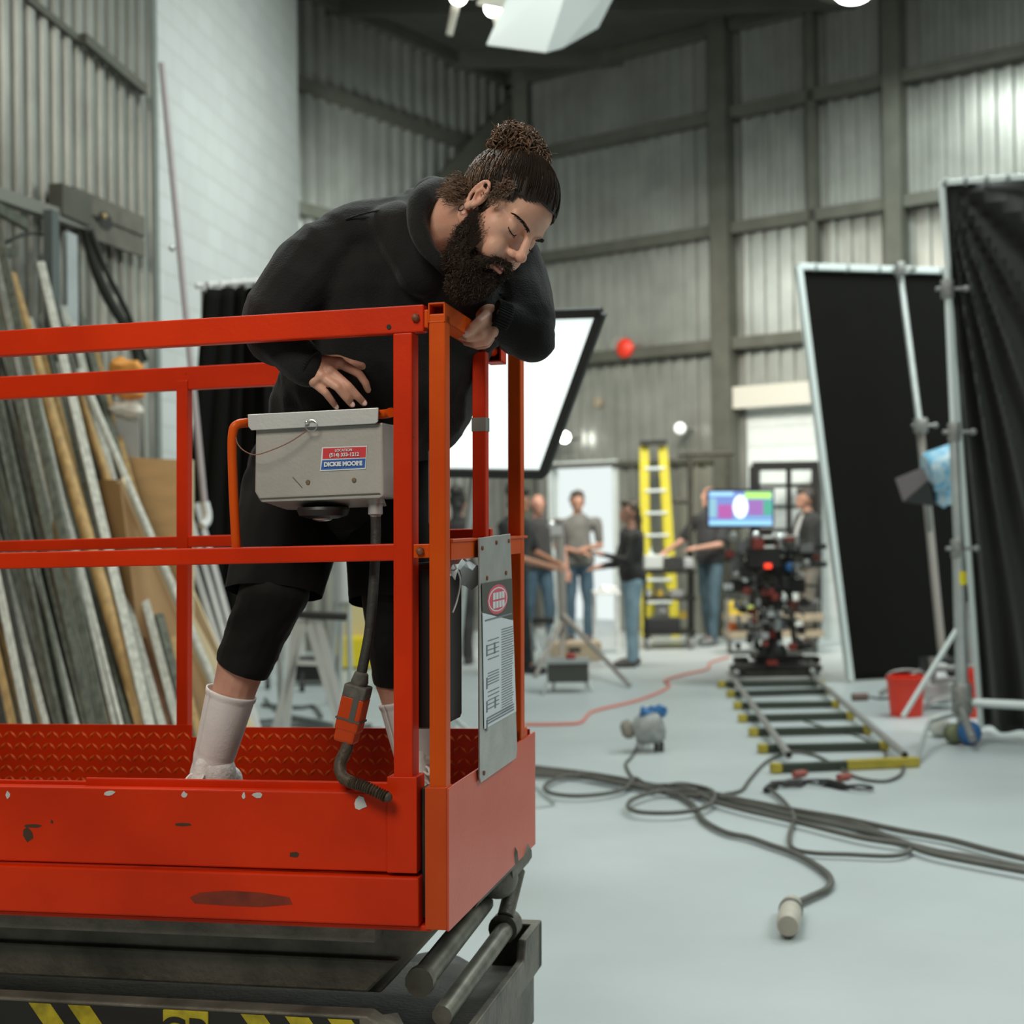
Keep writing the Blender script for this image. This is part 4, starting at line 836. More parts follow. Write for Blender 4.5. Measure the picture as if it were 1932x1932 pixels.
# fresnel wrapped in blue foil
lx = thing('fresnel_light', 'film light wrapped in pale blue foil with a grey barn door, before black cloth', 'film light', at(1780, 905, 11.0)); dL = 10.9
mb = MB(); c0 = at(1750, 893, dL); c1 = at(1830, 870, dL); axl = (c1-c0).normalized(); mb.lathe([(.14, 0), (.155, .02), (.17, .30), (.15, .32), (.02, .34)], c0, axl, 22); 
WRAP = mat('blue_foil', (.10, .42, .66), .35, 0, 0, 16, .6, 30, col2=(.62, .74, .78)); mb.build('lamp_housing', WRAP, lx)
mb = MB(); mb.cap(at(1790, 930, dL), at(1815, 925, dL), .09, .09); mb.cap(at(1775, 935, dL), at(1782, 955, dL), .05, .03); blob('foil_skirt', mb, WRAP, lx, .015, 1, folds(.03, 14))
mb = MB(); mb.prism([at(1690, 903, dL-.1), at(1741, 882, dL-.1), at(1752, 905, dL-.1), at(1705, 946, dL-.1)], V((0, .02, 0))); mb.build('barn_door', mat('taupe_metal', (.22, .19, .19), .5, .2), lx)
mb = MB(); mb.prism([at(1706, 947, dL-.1), at(1752, 906, dL-.1), at(1768, 925, dL), at(1764, 955, dL)], V((0, .02, 0))); mb.build('barn_door', BLACK, lx)
ptube('spigot', at(1750, 940, dL), at(1755, 1000, 11.6), .02, KN, lx)
# red buckets and clutter at the base
def bucket(px, py, w, lab, hgt=.34, m=REDP):
    q = gp(px, py); d = (q-EYE).dot(fw); r = w/2*d/FPX; t = thing('bucket', lab, 'bucket', q); mb = MB(); mb.lathe([(r*.84, 0), (r*1.0, hgt*.9), (r*1.06, hgt*.9), (r*1.06, hgt), (r*.9, hgt), (r*.9, hgt*.9)], q, seg=26); mb.build('tub', m, t)
    mb = MB(); mb.path([q+V((r*1.05*math.cos(a*.314), -.02, hgt+r*.35*math.sin(a*.314))) for a in range(11)], .008, 6); mb.build('handle', KN, t); return t
bucket(1710, 1350, 70, 'bright red bucket on floor below the leaning black flag', .28); bucket(1832, 1352, 44, 'narrow red bucket partly hidden behind the crank stand', .33)
q = gp(1628, 1322); t = thing('cable_connector', 'small brown cable connector lying on floor left of the red bucket', 'connector', q); mb = MB(); mb.rod(q+V((-.08, 0, .03)), q+V((.04, .02, .03)), .03); mb.build('plug', mat('brown_plug', (.16, .10, .08), .6), t); mb = MB(); mb.path(cr([q+V((.04, .02, .03)), q+V((.14, .0, .012)), q+V((.22, .05, .012)), q+V((.27, .2, .012))], 5), .009, 6); mb.build('cord', RUBBER, t)
q = gp(1765, 1335); mb = MB(); mb.cap(q+V((0, 0, .12)), q+V((.05, 0, .3)), .10, .06); mb.cap(q+V((.02, 0, .1)), q+V((.14, 0, .08)), .09, .06); o = blob('plastic_bag', mb, mat('clear_bag', (.66, .66, .66), .3), None, .02, 1, folds(.05, 9)); tag(o, 'crumpled translucent plastic bag between red bucket and stand legs', 'bag')
q = gp(1790, 1320); t = thing('equipment_case', 'black equipment case behind the crank stand between the red buckets', 'case', q); mb = MB(); mb.box(q+V((0, .15, .16)), (.3, .25, .30)); mb.build('case_body', BLACK, t, bevel=.01); mb = MB(); mb.box(q+V((0, .02, .25)), (.10, .02, .03)); mb.build('latch', CHROME, t)
# ------------------------------------------------------------------ dolly track
TR = mat('track_tube', (.42, .41, .39), .4, .5); SLP = mat('dark_green_sleeper', (.035, .045, .03), .6)
tk = thing('dolly_track', 'pale steel dolly track with dark sleepers and yellow ends on the floor', 'camera track', gp(1540, 1400))
for a_, q_ in (((1488, 1424), (1384, 1281)), ((1707, 1424), (1537, 1279))):
    a = gp(*a_, .07); q = gp(*q_, .07); mb = MB(); mb.rod(a, a+(q-a)*1.12, .022, seg=14); o = mb.build('rail', TR, tk); mb = MB(); mb.rod(a-(q-a).normalized()*.004, a, .017); mb.build('rail_end', BLACK, o)
for i, (y, x0, x1, yy) in enumerate(((1449, 1458, 1729, 1437), (1412, 1433, 1672, 1407), (1381, 1416, 1640, 1376), (1355, 1396, 1608, 1350), (1331, 1387, 1580, 1328), (1309, 1374, 1566, 1303), (1291, 1357, 1552, 1288))):
    a = gp(x0, y, .03); q = gp(x1, yy, .03); mb = MB(); mb.beam(a, q, .05, .045); sl = mb.build('sleeper', SLP, tk, bevel=.006); d = (q-a).normalized()
    for c_, s in ((a, 1), (q, -1)):
        L_ = .045 if not (i == 0 and s < 0) else .42; mb = MB(); mb.beam(c_-d*s*.01, c_+d*s*L_, .058, .052); mb.build('end_cap', YELLOW, sl, bevel=.004)
# ------------------------------------------------------------------ dolly, camera and monitor
db = gp(1462, 1288); dd = (db-EYE).dot(fw); sx = dd/FPX
def cam_p(px, py, o=0): return at(px, py, dd+o)
dol = thing('camera_dolly', 'black camera dolly with wheel trucks standing on the far end of the track', 'camera dolly', db)
mb = MB(); mb.beam(cam_p(1392, 1258), cam_p(1536, 1256), .5, .05); mb.beam(cam_p(1420, 1240, .1), cam_p(1510, 1238, .1), .35, .05); mb.build('platform', BLACK, dol, bevel=.008)
mb = MB(); mb.beam(cam_p(1405, 1272, -.25), cam_p(1525, 1270, -.25), .05, .05); mb.build('front_bar', DSTEEL, dol)
for px, py, o in ((1392, 1272, -.22), (1535, 1270, -.22), (1398, 1256, .25), (1532, 1254, .25)):
    q = cam_p(px, py, o); mb = MB(); mb.box(q+V((0, 0, .05)), (.12, .16, .05)); tw = mb.build('wheel_truck', DSTEEL, dol, bevel=.01)
    for s in (-1, 1):
        mb = MB(); mb.lathe([(.02, -.02), (.045, -.02), (.05, 0), (.045, .02), (.02, .02)], q+V((s*.03, s*.05, .01)), V((1, .3, .2)), 14); mb.build('wheel', KN, tw)
mb = MB(); mb.lathe([(.13, 0), (.12, .08), (.085, .12), (.08, .42), (.10, .45), (.10, .52), (.06, .55), (.06, .62)], cam_p(1458, 1240), V((0, 0, 1)), 20); mb.build('column', BLACK, dol)
mb = MB(); mb.beam(cam_p(1425, 1225), cam_p(1440, 1130), .04, .04); mb.beam(cam_p(1500, 1225), cam_p(1490, 1120), .03, .04); mb.beam(cam_p(1440, 1140), cam_p(1530, 1137), .03, .04); mb.beam(cam_p(1415, 1180), cam_p(1440, 1240), .035, .03); mb.build('side_frame', DSTEEL, dol)
mb = MB(); mb.box(cam_p(1452, 1197, -.14), (.10, .03, .06)); mb.build('red_badge', mat('dark_red3', (.25, .03, .02), .5), dol); mb = MB(); mb.box(cam_p(1457, 1250, -.27), (.09, .02, .04)); mb.build('red_label', mat('dark_red3', (1, 1, 1)), dol)
mb = MB(); mb.lathe([(.03, 0), (.035, .02), (.035, .14), (.02, .17), (.02, .2)], cam_p(1467, 1190, -.18), V((0, 0, 1)), 14); mb.build('bottle', mat('clear_plastic_bottle', (.45, .48, .48), .2), dol)
for px, py in ((1425, 1160), (1498, 1170), (1430, 1200), (1505, 1205), (1480, 1150)): mb = MB(); mb.ell(cam_p(px, py, -.1), .022); mb.build('knob', KN, dol)
fc = thing('film_camera', 'black film camera rig bristling with accessories mounted on the dolly column', 'film camera', cam_p(1455, 1090))
def cbx(name, px, py, w, h, dep, m, o=0, bev=.006): mb = MB(); mb.box(cam_p(px, py, o), (w*sx, dep, h*sx)); return mb.build(name, m, fc, bevel=bev)
cbx('camera_body', 1458, 1082, 74, 62, .34, BLACK); cbx('battery', 1452, 1130, 42, 40, .2, DSTEEL, -.1); cbx('matte_box', 1440, 1052, 60, 36, .12, BLACK, -.25); cbx('top_plate', 1455, 1022, 92, 14, .25, DSTEEL)
cbx('side_module', 1390, 1062, 24, 44, .12, mat('grey_module', (.14, .14, .14), .5), -.1); cbx('side_module', 1410, 1032, 34, 24, .12, mat('grey_module', (1, 1, 1)), -.15); cbx('side_module', 1505, 1035, 30, 28, .14, DSTEEL, -.1); cbx('tally_light', 1449, 1068, 13, 9, .02, mat('tally_red', (.9, .05, .02), .4, emit=1.4), -.33)
cbx('wireless_receiver', 1475, 1025, 14, 26, .05, mat('pale_box', (.6, .62, .62), .5), -.2); cbx('follow_focus', 1395, 1105, 40, 22, .1, BLACK, -.15); cbx('follow_focus', 1500, 1105, 36, 26, .1, BLACK, -.1)
for px, py, r, m in ((1490, 1070, .04, BLUE), (1405, 1092, .03, CHROME), (1408, 1115, .035, mat('dark_red', (.2, .03, .02), .5)), (1382, 1012, .035, KN), (1425, 1010, .03, CHROME), (1470, 1015, .032, CHROME), (1388, 1085, .028, KN), (1520, 1062, .03, KN), (1405, 1140, .028, KN), (1478, 1130, .028, CHROME), (1510, 1085, .026, KN)):
    mb = MB(); mb.lathe([(r*.4, -.03), (r, -.03), (r, .03), (r*.5, .04)], cam_p(px, py, -.22), -fw+V((.2, 0, .1)), 16); mb.build('knob', m, fc)
mb = MB(); mb.rod(cam_p(1440, 1060, -.3), cam_p(1440, 1060, .4), .05, .06); mb.build('lens', BLACK, fc); mb = MB(); mb.rod(cam_p(1375, 1060, -.05), cam_p(1545, 1068, -.05), .012); mb.rod(cam_p(1375, 1100, -.05), cam_p(1540, 1105, -.05), .012); mb.build('support_rods', DSTEEL, fc)
for k in range(72):
    py = random.uniform(1006, 1225); px = random.gauss(1458, 52 if py < 1125 else 32); px = min(max(px, 1374), 1548); w = random.uniform(8, 24)*(1 if py < 1130 else .7); h = random.uniform(6, 20); m = random.choice((BLACK, BLACK, DSTEEL, KN, mat('grey_module', (1, 1, 1)), CHROME, mat('dark_red', (1, 1, 1))))
    cbx('accessory', px, py, w, h, random.uniform(.04, .12), m, random.uniform(-.32, -.1), .004)
for k in range(9):
    a = cam_p(random.uniform(1390, 1440), random.uniform(1030, 1100), -.2); q = cam_p(random.uniform(1460, 1520), random.uniform(1060, 1170), -.2); mb = MB(); mb.path(cr([a, (a+q)/2+V((random.uniform(-.1, .1), -.08, -.12)), q], 6), .008, 6); mb.build('cable', RUBBER, fc)
mon = thing('monitor', 'flat monitor showing blue and magenta graphics mounted above the film camera', 'monitor', cam_p(1397, 960, -.2)); dm = dd-.25
def mp(px, py, o=0): return at(px, py, dm+o)
mb = MB(); mb.prism([mp(1334, 923), mp(1461, 922), mp(1461, 995), mp(1334, 996)], V((0, .05, 0))); mb.build('housing', BLACK, mon, bevel=.004)
def scr(name, x0, y0, x1, y1, c, e_, o): mb = MB(); mb.prism([mp(x0, y0, o), mp(x1, y0, o), mp(x1, y1, o), mp(x0, y1, o)], V((0, .001, 0))); return mb.build(name, mat('screen_%s' % name, c, .4, emit=e_), sc_ if name != 'screen' else mon)
sc_ = scr('screen', 1337, 927, 1458, 992, (.16, .22, .50), .9, -.004); mon['part'] = 1; del mon['part']
for nm, x0, y0, x1, y1, c in (('menu_bar', 1338, 928, 1384, 936, (.35, .62, .8)), ('green_bar', 1405, 928, 1456, 941, (.42, .75, .18)), ('magenta_field', 1355, 952, 1382, 978, (.40, .10, .34)), ('violet_field', 1412, 944, 1440, 972, (.30, .14, .40)), ('teal_field', 1440, 944, 1457, 972, (.08, .35, .25)), ('pale_edge', 1338, 940, 1352, 976, (.25, .45, .55)), ('foot_bar', 1338, 982, 1457, 991, (.30, .60, .80)), ('mid_bar', 1384, 974, 1457, 979, (.2, .4, .6))): scr(nm, x0, y0, x1, y1, c, .8, -.007)
mb = MB(); mb.prism([mp(1397+14*math.cos(t*.5236), 956+22*math.sin(t*.5236), -.009) for t in range(12)], V((0, .001, 0))); mb.build('bright_figure', mat('screen_white', (.8, .92, .95), .4, emit=1.3), sc_)
mb = MB(); mb.rod(mp(1420, 992, .06), cam_p(1440, 1022), .02); mb.build('mount_arm', KN, mon)
# ------------------------------------------------------------------ things along the back wall
q, s_ = wallpt(1178); wp = lambda px, py, off: (lambda p: p)(at(px, py, ((wallpt(px)[0]-EYE).dot(fw))-off))
t = thing('fire_bell', 'round red fire bell on the ribbed back wall beside the glowing softbox', 'fire bell', wp(1180, 657, .25)); q = wp(1180, 657, .25)
mb = MB(); mb.lathe([(.125, 0), (.12, .03), (.07, .06), (.02, .065)], q, nR, 26); mb.build('gong', REDP, t); mb = MB(); mb.lathe([(.05, -.18), (.05, 0)], q, nR, 14); mb.build('mounting_box', REDP, t)
q = wp(1166, 652, .12); mb = MB(); mb.lathe([(.12, 0), (.13, .02), (.12, .04)], q, nR, 24); o = mb.build('junction_plate', mat('grey_plate', (.24, .24, .21), .6)); tag(o, 'round grey junction plate on back wall left of the red bell', 'wall plate')
q = wp(1127, 760, .03); mb = MB(); mb.lathe([(.075, -.03), (.075, .02), (.05, .03)], q, nR, 24); o = mb.build('wall_disc', mat('tan_plate', (.30, .25, .18), .6)); tag(o, 'small tan round disc on back wall below the red bell', 'wall disc')
for px, py, e_, lab in ((1065, 825, 14, 'small bright round lamp on back wall right of the softbox frame'), (1283, 808, 1.1, 'dim white round lamp on back wall above the yellow ladder')):
    q = wp(px, py, .35); t = thing('wall_lamp', lab, 'lamp', q); mb = MB(); mb.ell(q, .07); mb.build('globe', mat('globe_%d' % px, (.95, .97, .92), .4, emit=e_), t); mb = MB(); mb.rod(q, q-nR*.36, .025); mb.lathe([(.06, 0), (.06, .03)], q-nR*.36, nR, 14); mb.build('bracket', KN, t)
# yellow ladder
lq = gp(1240, 1202); dl_ = (lq-EYE).dot(fw); lad = thing('step_ladder', 'tall yellow fibreglass stepladder standing behind the black cart', 'ladder', lq)
def lp2(px, py, o=0): return at(px, py, dl_+o)
for a, q in (((1215, 842), (1218, 1205)), ((1250, 842), (1275, 1205))): mb = MB(); mb.beam(lp2(*a), lp2(*q), .11, .06, V((1, 0, 0))); mb.build('rail', LEMON, lad)
for a, q in (((1218, 842), (1232, 1190)), ((1246, 842), (1262, 1190))): mb = MB(); mb.beam(lp2(*a, .1), lp2(*q, .9), .05, .04); mb.build('rear_rail', LEMON, lad)
for k in range(8): y = 884+k*42; mb = MB(); mb.beam(lp2(1217+.2*k, y), lp2(1253+2.6*k, y-1), .10, .03, V((0, 1, 0))); mb.build('step', PT, lad)
mb = MB(); mb.beam(lp2(1208, 836), lp2(1256, 834), .28, .05, V((0, 1, 0))); mb.build('top_cap', BLACK, lad, bevel=.008)
# black pipe frame along wall
pf = thing('pipe_frame', 'dark pipe goalpost frame standing against the back wall right of the ladder', 'pipe frame', gp(1340, 1195)); dp = 16.6
for a, q in (((1278, 858), (1385, 855)), ((1302, 858), (1302, 1190)), ((1374, 856), (1374, 1185)), ((1270, 945), (1302, 947))): mb = MB(); mb.rod(at(*a, dp), at(*q, dp), .03); mb.build('pipe', DSTEEL, pf)
# equipment cart
cq = gp(1262, 1226); dc = (cq-EYE).dot(fw); ct = thing('equipment_cart', 'black three-shelf rolling cart crowded with gear in front of the ladder', 'cart', cq)
def cpt(px, py, o=0): return at(px, py, dc+o)
for y in (1078, 1128, 1192): mb = MB(); mb.beam(cpt(1216, y, .25), cpt(1308, y-1, .25), .5, .035, V((0, 1, 0))); mb.build('shelf', BLACK, ct)
for px in (1217, 1307):
    for o in (0, .5): mb = MB(); mb.beam(cpt(px, 1075, o), cpt(px, 1205, o), .03, .03); mb.build('upright', BLACK, ct)
for px in (1222, 1302):
    for o in (.03, .47): mb = MB(); qq = cpt(px, 1213, o); qq.z = .065; mb.lathe([(.02, -.02), (.065, -.02), (.065, .02), (.02, .02)], qq, V((1, .3, 0)), 16); mb.build('caster', KN, ct)
items = [('gear_box', 1232, 1060, 34, 26, (.5, .52, .50), 'pale gear box on the cart top shelf'), ('battery_charger', 1270, 1062, 32, 22, (.03, .03, .03), 'black charger on the cart top shelf'), ('spray_bottle', 1228, 1052, 8, 40, (.6, .7, .68), 'pale green bottle at the left of the cart top'),
 ('gear_box', 1298, 1062, 18, 18, (.35, .36, .36), 'grey box at the right of the cart top'), ('tape_roll', 1245, 1118, 12, 20, (.7, .45, .05), 'amber tape roll on the cart middle shelf'), ('tape_roll', 1222, 1118, 14, 18, (.62, .64, .62), 'white tape roll on the cart middle shelf, far left'), ('gear_box', 1275, 1120, 24, 14, (.25, .25, .25), 'grey gear box on the cart middle shelf'),
 ('helmet', 1250, 1150, 22, 22, (.55, .52, .52), 'pale round helmet on the cart lower shelf'), ('tool_bag', 1250, 1178, 64, 26, (.02, .02, .02), 'black tool bag on the cart lower shelf'), ('tape_roll', 1288, 1160, 16, 30, (.7, .45, .06), 'amber tape roll on the cart lower shelf')]
for nm, px, py, w, h, c, lab in items:
    qq = cpt(px, py, .15); ww, hh = w*dc/FPX, h*dc/FPX; mb = MB(); m = mat('it_%d_%d' % (px, py), c, .5)
    if nm == 'helmet': mb.ell(qq, (ww/2, ww/2, hh/2))
    elif nm in ('tape_roll',): mb.lathe([(ww*.2, -.03), (ww/2, -.03), (ww/2, .03), (ww*.2, .03)], qq, fw, 18)
    elif nm == 'spray_bottle': mb.lathe([(ww/2, -hh/2), (ww/2, hh*.2), (ww*.15, hh*.35), (ww*.2, hh/2)], qq, V((0, 0, 1)), 14)
    else: mb.box(qq, (ww, .2, hh)); mb.box(qq+V((0, 0, hh/2)), (ww*.4, .04, .02))
    tag(mb.build(nm, m, bevel=.01 if nm in ('gear_box', 'tool_bag') else 0), lab, nm.replace('_', ' '))
# black grid rack before the roller door
gr = thing('grid_rack', 'black metal grid rack standing before the white roller door', 'rack', gp(1490, 1206)); dg_ = 17.1
for a, q in (((1420, 880), (1545, 878)), ((1424, 880), (1424, 1195)), ((1541, 880), (1541, 1195)), ((1488, 880), (1490, 1190)), ((1424, 917), (1541, 916)), ((1424, 957), (1541, 956)), ((1424, 1000), (1541, 1000))):
    mb = MB(); th = .10 if a[0] != 1488 and a[1] == 880 else .045; mb.beam(at(*a, dg_), at(*q, dg_), th, th); mb.build('bar', BLACK, gr)
wc = thing('wooden_cart', 'low pale wooden cart with clutter behind the camera dolly', 'cart', gp(1440, 1218)); dw = 15.6
for y in (1165, 1195): mb = MB(); mb.beam(at(1370, y, dw), at(1545, y-3, dw), .5, .07, V((0, 1, 0))); mb.build('shelf', mat('pale_wood', (.50, .40, .28), .6, 0, .2, 8), wc)
for px in (1374, 1540): mb = MB(); mb.beam(at(px, 1130, dw), at(px, 1210, dw), .06, .06); mb.build('upright', KN, wc)
for px in (1376, 1538): qq = at(px, 1216, dw); qq.z = .06; mb = MB(); mb.lathe([(.02, -.02), (.06, -.02), (.06, .02), (.02, .02)], qq, V((1, 0, 0)), 14); mb.build('caster', KN, wc)
for px, py, w, h, c, nm, lab in ((1385, 1148, 24, 26, (.7, .52, .06), 'yellow_bag', 'yellow bag on the low wooden cart, left end'), (1380, 1180, 14, 18, (.75, .2, .06), 'orange_jar', 'orange jar on the lower board of the wooden cart'), (1410, 1150, 18, 16, (.35, .42, .10), 'green_box', 'green box on the low wooden cart'), (1515, 1150, 50, 30, (.05, .05, .05), 'black_case', 'black case on the low wooden cart, right end')):
    mb = MB(); qq = at(px, py, dw); mb.box(qq, (w*dw/FPX, .25, h*dw/FPX)); mb.box(qq+V((0, 0, h*dw/FPX/2)), (.05, .03, .03)); tag(mb.build(nm, mat('c_'+nm, c, .6), bevel=.02), lab, nm.split('_')[1])
# tall stand by the people, with legs and heater in front
sq = gp(1063, 1300); ds = (gp(1075, 1255)-EYE).dot(fw); st = thing('light_stand', 'grey tripod stand with wide legs standing before the group of people', 'stand', gp(1075, 1255))
ptube('pole', at(1056, 1000, ds), at(1063, 1210, ds), .045, mat('taupe_tube', (1, 1, 1)), st)
for a, q in (((1062, 1160), (1188, 1293)), ((1062, 1170), (1010, 1275)), ((1062, 1180), (1058, 1262))): mb = MB(); mb.rod(at(*a, ds), gp(*q, .02), .03, .018); mb.build('leg', mat('taupe_tube', (1, 1, 1)), st)
mb = MB(); mb.box(at(1050, 1000, ds), (.12, .1, .10)); mb.ell(at(1040, 990, ds), .04); mb.build('head_clamp', CHROME, st)
hq_ = gp(1070, 1305); dh = (hq_-EYE).dot(fw); ht = thing('low_lamp', 'squat dark floor lamp on short chrome legs beside the tripod legs', 'lamp', hq_)
mb = MB(); mb.box(at(1071, 1266, dh), (.34, .22, .17)); mb.build('housing', mat('charcoal_metal', (.07, .07, .06), .5), ht, bevel=.012); mb = MB(); mb.box(at(1071, 1246, dh), (.36, .25, .03)); mb.build('rim', GALV, ht)
for x0, x1 in ((1038, 1024), (1046, 1044), (1100, 1117), (1104, 1108)): mb = MB(); mb.rod(at(x0, 1270, dh), gp(x1, 1303 if x1 != 1024 else 1310, .012), .012); mb.build('leg', GALV, ht)
mb = MB(); mb.ell(at(1077, 1239, dh), (.045, .03, .03)); o = mb.build('red_clamp', mat('dark_red2', (.35, .02, .02), .5)); tag(o, 'small red clamp resting on top of the squat floor lamp', 'clamp')
ap = thing('apple_box', 'low pale wooden box on floor behind the squat lamp', 'box', gp(1070, 1240)); mb = MB(); q = gp(1085, 1250); mb.box(q+V((0, .3, .10)), (.55, .4, .18)); mb.build('box', mat('pale_wood', (1, 1, 1)), ap, bevel=.008); mb = MB(); mb.box(q+V((0, .095, .12)), (.12, .01, .04)); mb.build('hand_hole', BLACK, ap)
tb = thing('folding_stool', 'grey folding stool between the orange post and the tripod stand', 'stool', gp(1022, 1262)); dt = (gp(1022, 1262)-EYE).dot(fw)
mb = MB(); mb.beam(at(1003, 1170, dt), at(1045, 1170, dt), .3, .04, V((0, 1, 0))); mb.build('seat', BLACK, tb)
for a, q in (((1004, 1172), (1022, 1262)), ((1044, 1172), (1008, 1262)), ((1004, 1172), (1006, 1255)), ((1044, 1172), (1030, 1262))): mb = MB(); mb.rod(at(*a, dt), gp(*q, .02), .018); mb.build('leg', GALV, tb)
# white round table with bright things in doorway
wt = thing('side_table', 'low white table with papers standing in front of the bright doorway', 'table', gp(1140, 1190)); dwt = 15.8
mb = MB(); mb.beam(at(1118, 1118, dwt), at(1168, 1118, dwt), .5, .03, V((0, 1, 0))); mb.build('table_top', WHITE, wt)
for px in (1121, 1165): mb = MB(); q = at(px, 1120, dwt); mb.rod(q, V((q.x, q.y, 0)), .02); mb.build('leg', WHITE, wt)
mb = MB(); q = at(1140, 1112, dwt); mb.cap(q, q+V((.1, 0, 0)), .05, .04); o = blob('crumpled_paper', mb, WHITE, None, .015, 0, folds(.03, 20)); tag(o, 'crumpled white paper on the low white table', 'paper')
# small floor fresnel with blue gel
fq = gp(1215, 1418); df = (fq-EYE).dot(fw); fl_ = thing('floor_light', 'small grey film light with blue gel resting on the open white floor', 'film light', fq)
mb = MB(); c0 = at(1196, 1382, df); c1 = at(1250, 1366, df); mb.lathe([(.06, 0), (.085, .03), (.10, .12), (.095, .17), (.05, .19)], c0, c1-c0, 24); mb.build('housing', mat('grey_lamp', (.42, .43, .42), .5, .2, .3, 20), fl_)
mb = MB(); mb.lathe([(.03, -.02), (.055, 0), (.06, .04), (.04, .05)], at(1178, 1378, df), c1-c0, 18); mb.build('bulb_cap', mat('tan_lamp', (.30, .27, .22), .5, 0, .3, 20), fl_)
mb = MB(); mb.cap(at(1216, 1345, df-.01), at(1248, 1340, df-.01), .035, .035); blob('blue_gel', mb, mat('blue_gel', (.05, .22, .52), .4, 0, .5, 40), fl_, .008, 1, folds(.02, 30))
for px, py in ((1206, 1417), (1242, 1414), (1225, 1400)): mb = MB(); mb.rod(at(1225, 1385, df), gp(px, py, .012), .009); mb.build('leg', KN, fl_)
for px in (1238, 1248): mb = MB(); q = gp(px, 1408, .03); mb.lathe([(.01, -.012), (.03, -.012), (.03, .012), (.01, .012)], q, V((1, 0, 0)), 12); mb.build('foot_wheel', DSTEEL, fl_)
# ================================================================== PEOPLE IN THE BACKGROUND
def figure(lab, px, py, face, hgt=1.75, shirt=(.02, .02, .02), pants=(.05, .10, .16), hair=(.03, .02, .015), shoe=(.03, .03, .03), skin=(.42, .22, .15), larm=None, rarm=None, lean=0, bald=False, long_sleeve=False, longhair=False, female=False, step=.10, headturn=0, bun=False, strap=False):
    """person at the floor point under pixel (px,py); face = heading in degrees, 0 looks at the camera"""
    o = gp(px, py); a = math.radians(face); fx = V((math.sin(a), -math.cos(a), 0)); lx_ = V((math.cos(a), math.sin(a), 0)); k = hgt/1.75
    T = lambda x, y, z: o + (lx_*x+fx*(y+lean*max(0, z-.95)*.9)+V((0, 0, z-abs(lean)*max(0, z-.95)*.25)))*k
    t = thing('person', lab, 'person', o); S = mat('skin_%d' % px, skin, .55); b = MB(); w = .98 if female else 1.13
    L = larm or ((.22*w, 0, 1.40), (.27*w, .0, 1.14), (.27*w, .10, .90)); Rr = rarm or ((-.22*w, 0, 1.40), (-.27*w, .0, 1.14), (-.27*w, .10, .90))
    ha = math.radians(headturn); hf = lambda x, y, z: T(x*math.cos(ha)-y*math.sin(ha), .02+x*math.sin(ha)+y*math.cos(ha), z)
    b.ell(hf(0, -.01, 1.655), (.080*k, .098*k, .102*k)); b.ell(hf(0, .03, 1.60), (.055*k, .055*k, .07*k)); b.cap(hf(0, .085, 1.635), hf(0, .105, 1.615), .011*k, .014*k); b.ell(hf(0, .085, 1.585), (.022*k, .014*k, .01*k)); b.ell(hf(0, .08, 1.555), .02*k)
    for s in (-1, 1): b.ell(hf(s*.075, 0, 1.63), (.014*k, .02*k, .03*k)); b.ell(hf(s*.03, .082, 1.665), (.022*k, .012*k, .008*k)); b.ell(hf(s*.03, .08, 1.64), .011*k)
    b.cap(T(0, -.01, 1.44), hf(0, -.01, 1.56), .062*k, .052*k); b.cap(T(0, 0, 1.38), T(0, 0, 1.0), .11*k*w, .11*k); b.cap(T(.14*w, 0, 1.38), T(-.14*w, 0, 1.38), .06*k, .06*k)
    for arm, s in ((L, 1), (Rr, -1)):
        A_, E_, H_ = [T(*q) for q in arm]; b.cap(T(s*.15*w, 0, 1.39), A_, .05*k, .05*k); b.cap(A_, E_, .046*k, .038*k); b.cap(E_, H_, .037*k, .026*k); d = (H_-E_).normalized(); sd = d.cross(V((0, 0, 1))); sd = sd.normalized() if sd.length > .1 else lx_; n = sd.cross(d)
        b.cap(H_, H_+d*.07*k, .030*k, .028*k)
        for i in range(4): q = H_+d*.075*k+sd*((i-1.5)*.019*k); m2 = q+d*.045*k-n*.004*k; b.cap(q, m2, .0095*k, .009*k); b.cap(m2, m2+d*(.03-.006*abs(i-1.2))*k-n*.018*k, .009*k, .008*k)
        b.cap(H_+d*.02*k-sd*.028*k, H_+d*.065*k-sd*.052*k-n*.01*k, .011*k, .009*k)
    legs = []
    for s, st2 in ((1, step), (-1, -step)):
        hp_, kn, an = T(s*.09, 0, .90), T(s*.10, st2*.5+.02, .50), T(s*.10, st2, .09); legs.append((hp_, kn, an)); b.cap(hp_, kn, .072*k, .05*k); b.cap(kn, an, .048*k, .034*k); b.cap(an, an+fx*.12*k+V((0, 0, -.05*k)), .034*k, .026*k)
    blob('body', b, S, t, .010*k, 3)
    b = MB(); b.cap(T(0, 0, 1.36), T(0, .01, 1.02), .140*k*w, .138*k*w); b.cap(T(.13*w, -.01, 1.385), T(-.13*w, -.01, 1.385), .075*k, .075*k); b.cap(T(.06, 0, .98), T(-.06, 0, .98), .135*k, .135*k)
    for arm, s in ((L, 1), (Rr, -1)):
        A_, E_, H_ = [T(*q) for q in arm]; b.cap(T(s*.13*w, 0, 1.385), A_, .07*k, .066*k)
        if long_sleeve: b.cap(A_, E_, .066*k, .055*k); b.cap(E_, E_.lerp(H_, .92), .053*k, .036*k)
        else: b.cap(A_, A_.lerp(E_, .75), .066*k, .060*k)
    sh = blob('shirt', b, mat('shirt_%d' % px, shirt, .85, 0, .2, 10, sheen=.1), t, .011*k, 3, folds(.018, 8, (1, 1, .7), px), keep=[(T(0, 0, .90), V((0, 0, -1)))])
    b = MB(); b.cap(T(.06, 0, .95), T(-.06, 0, .95), .115*k, .115*k)
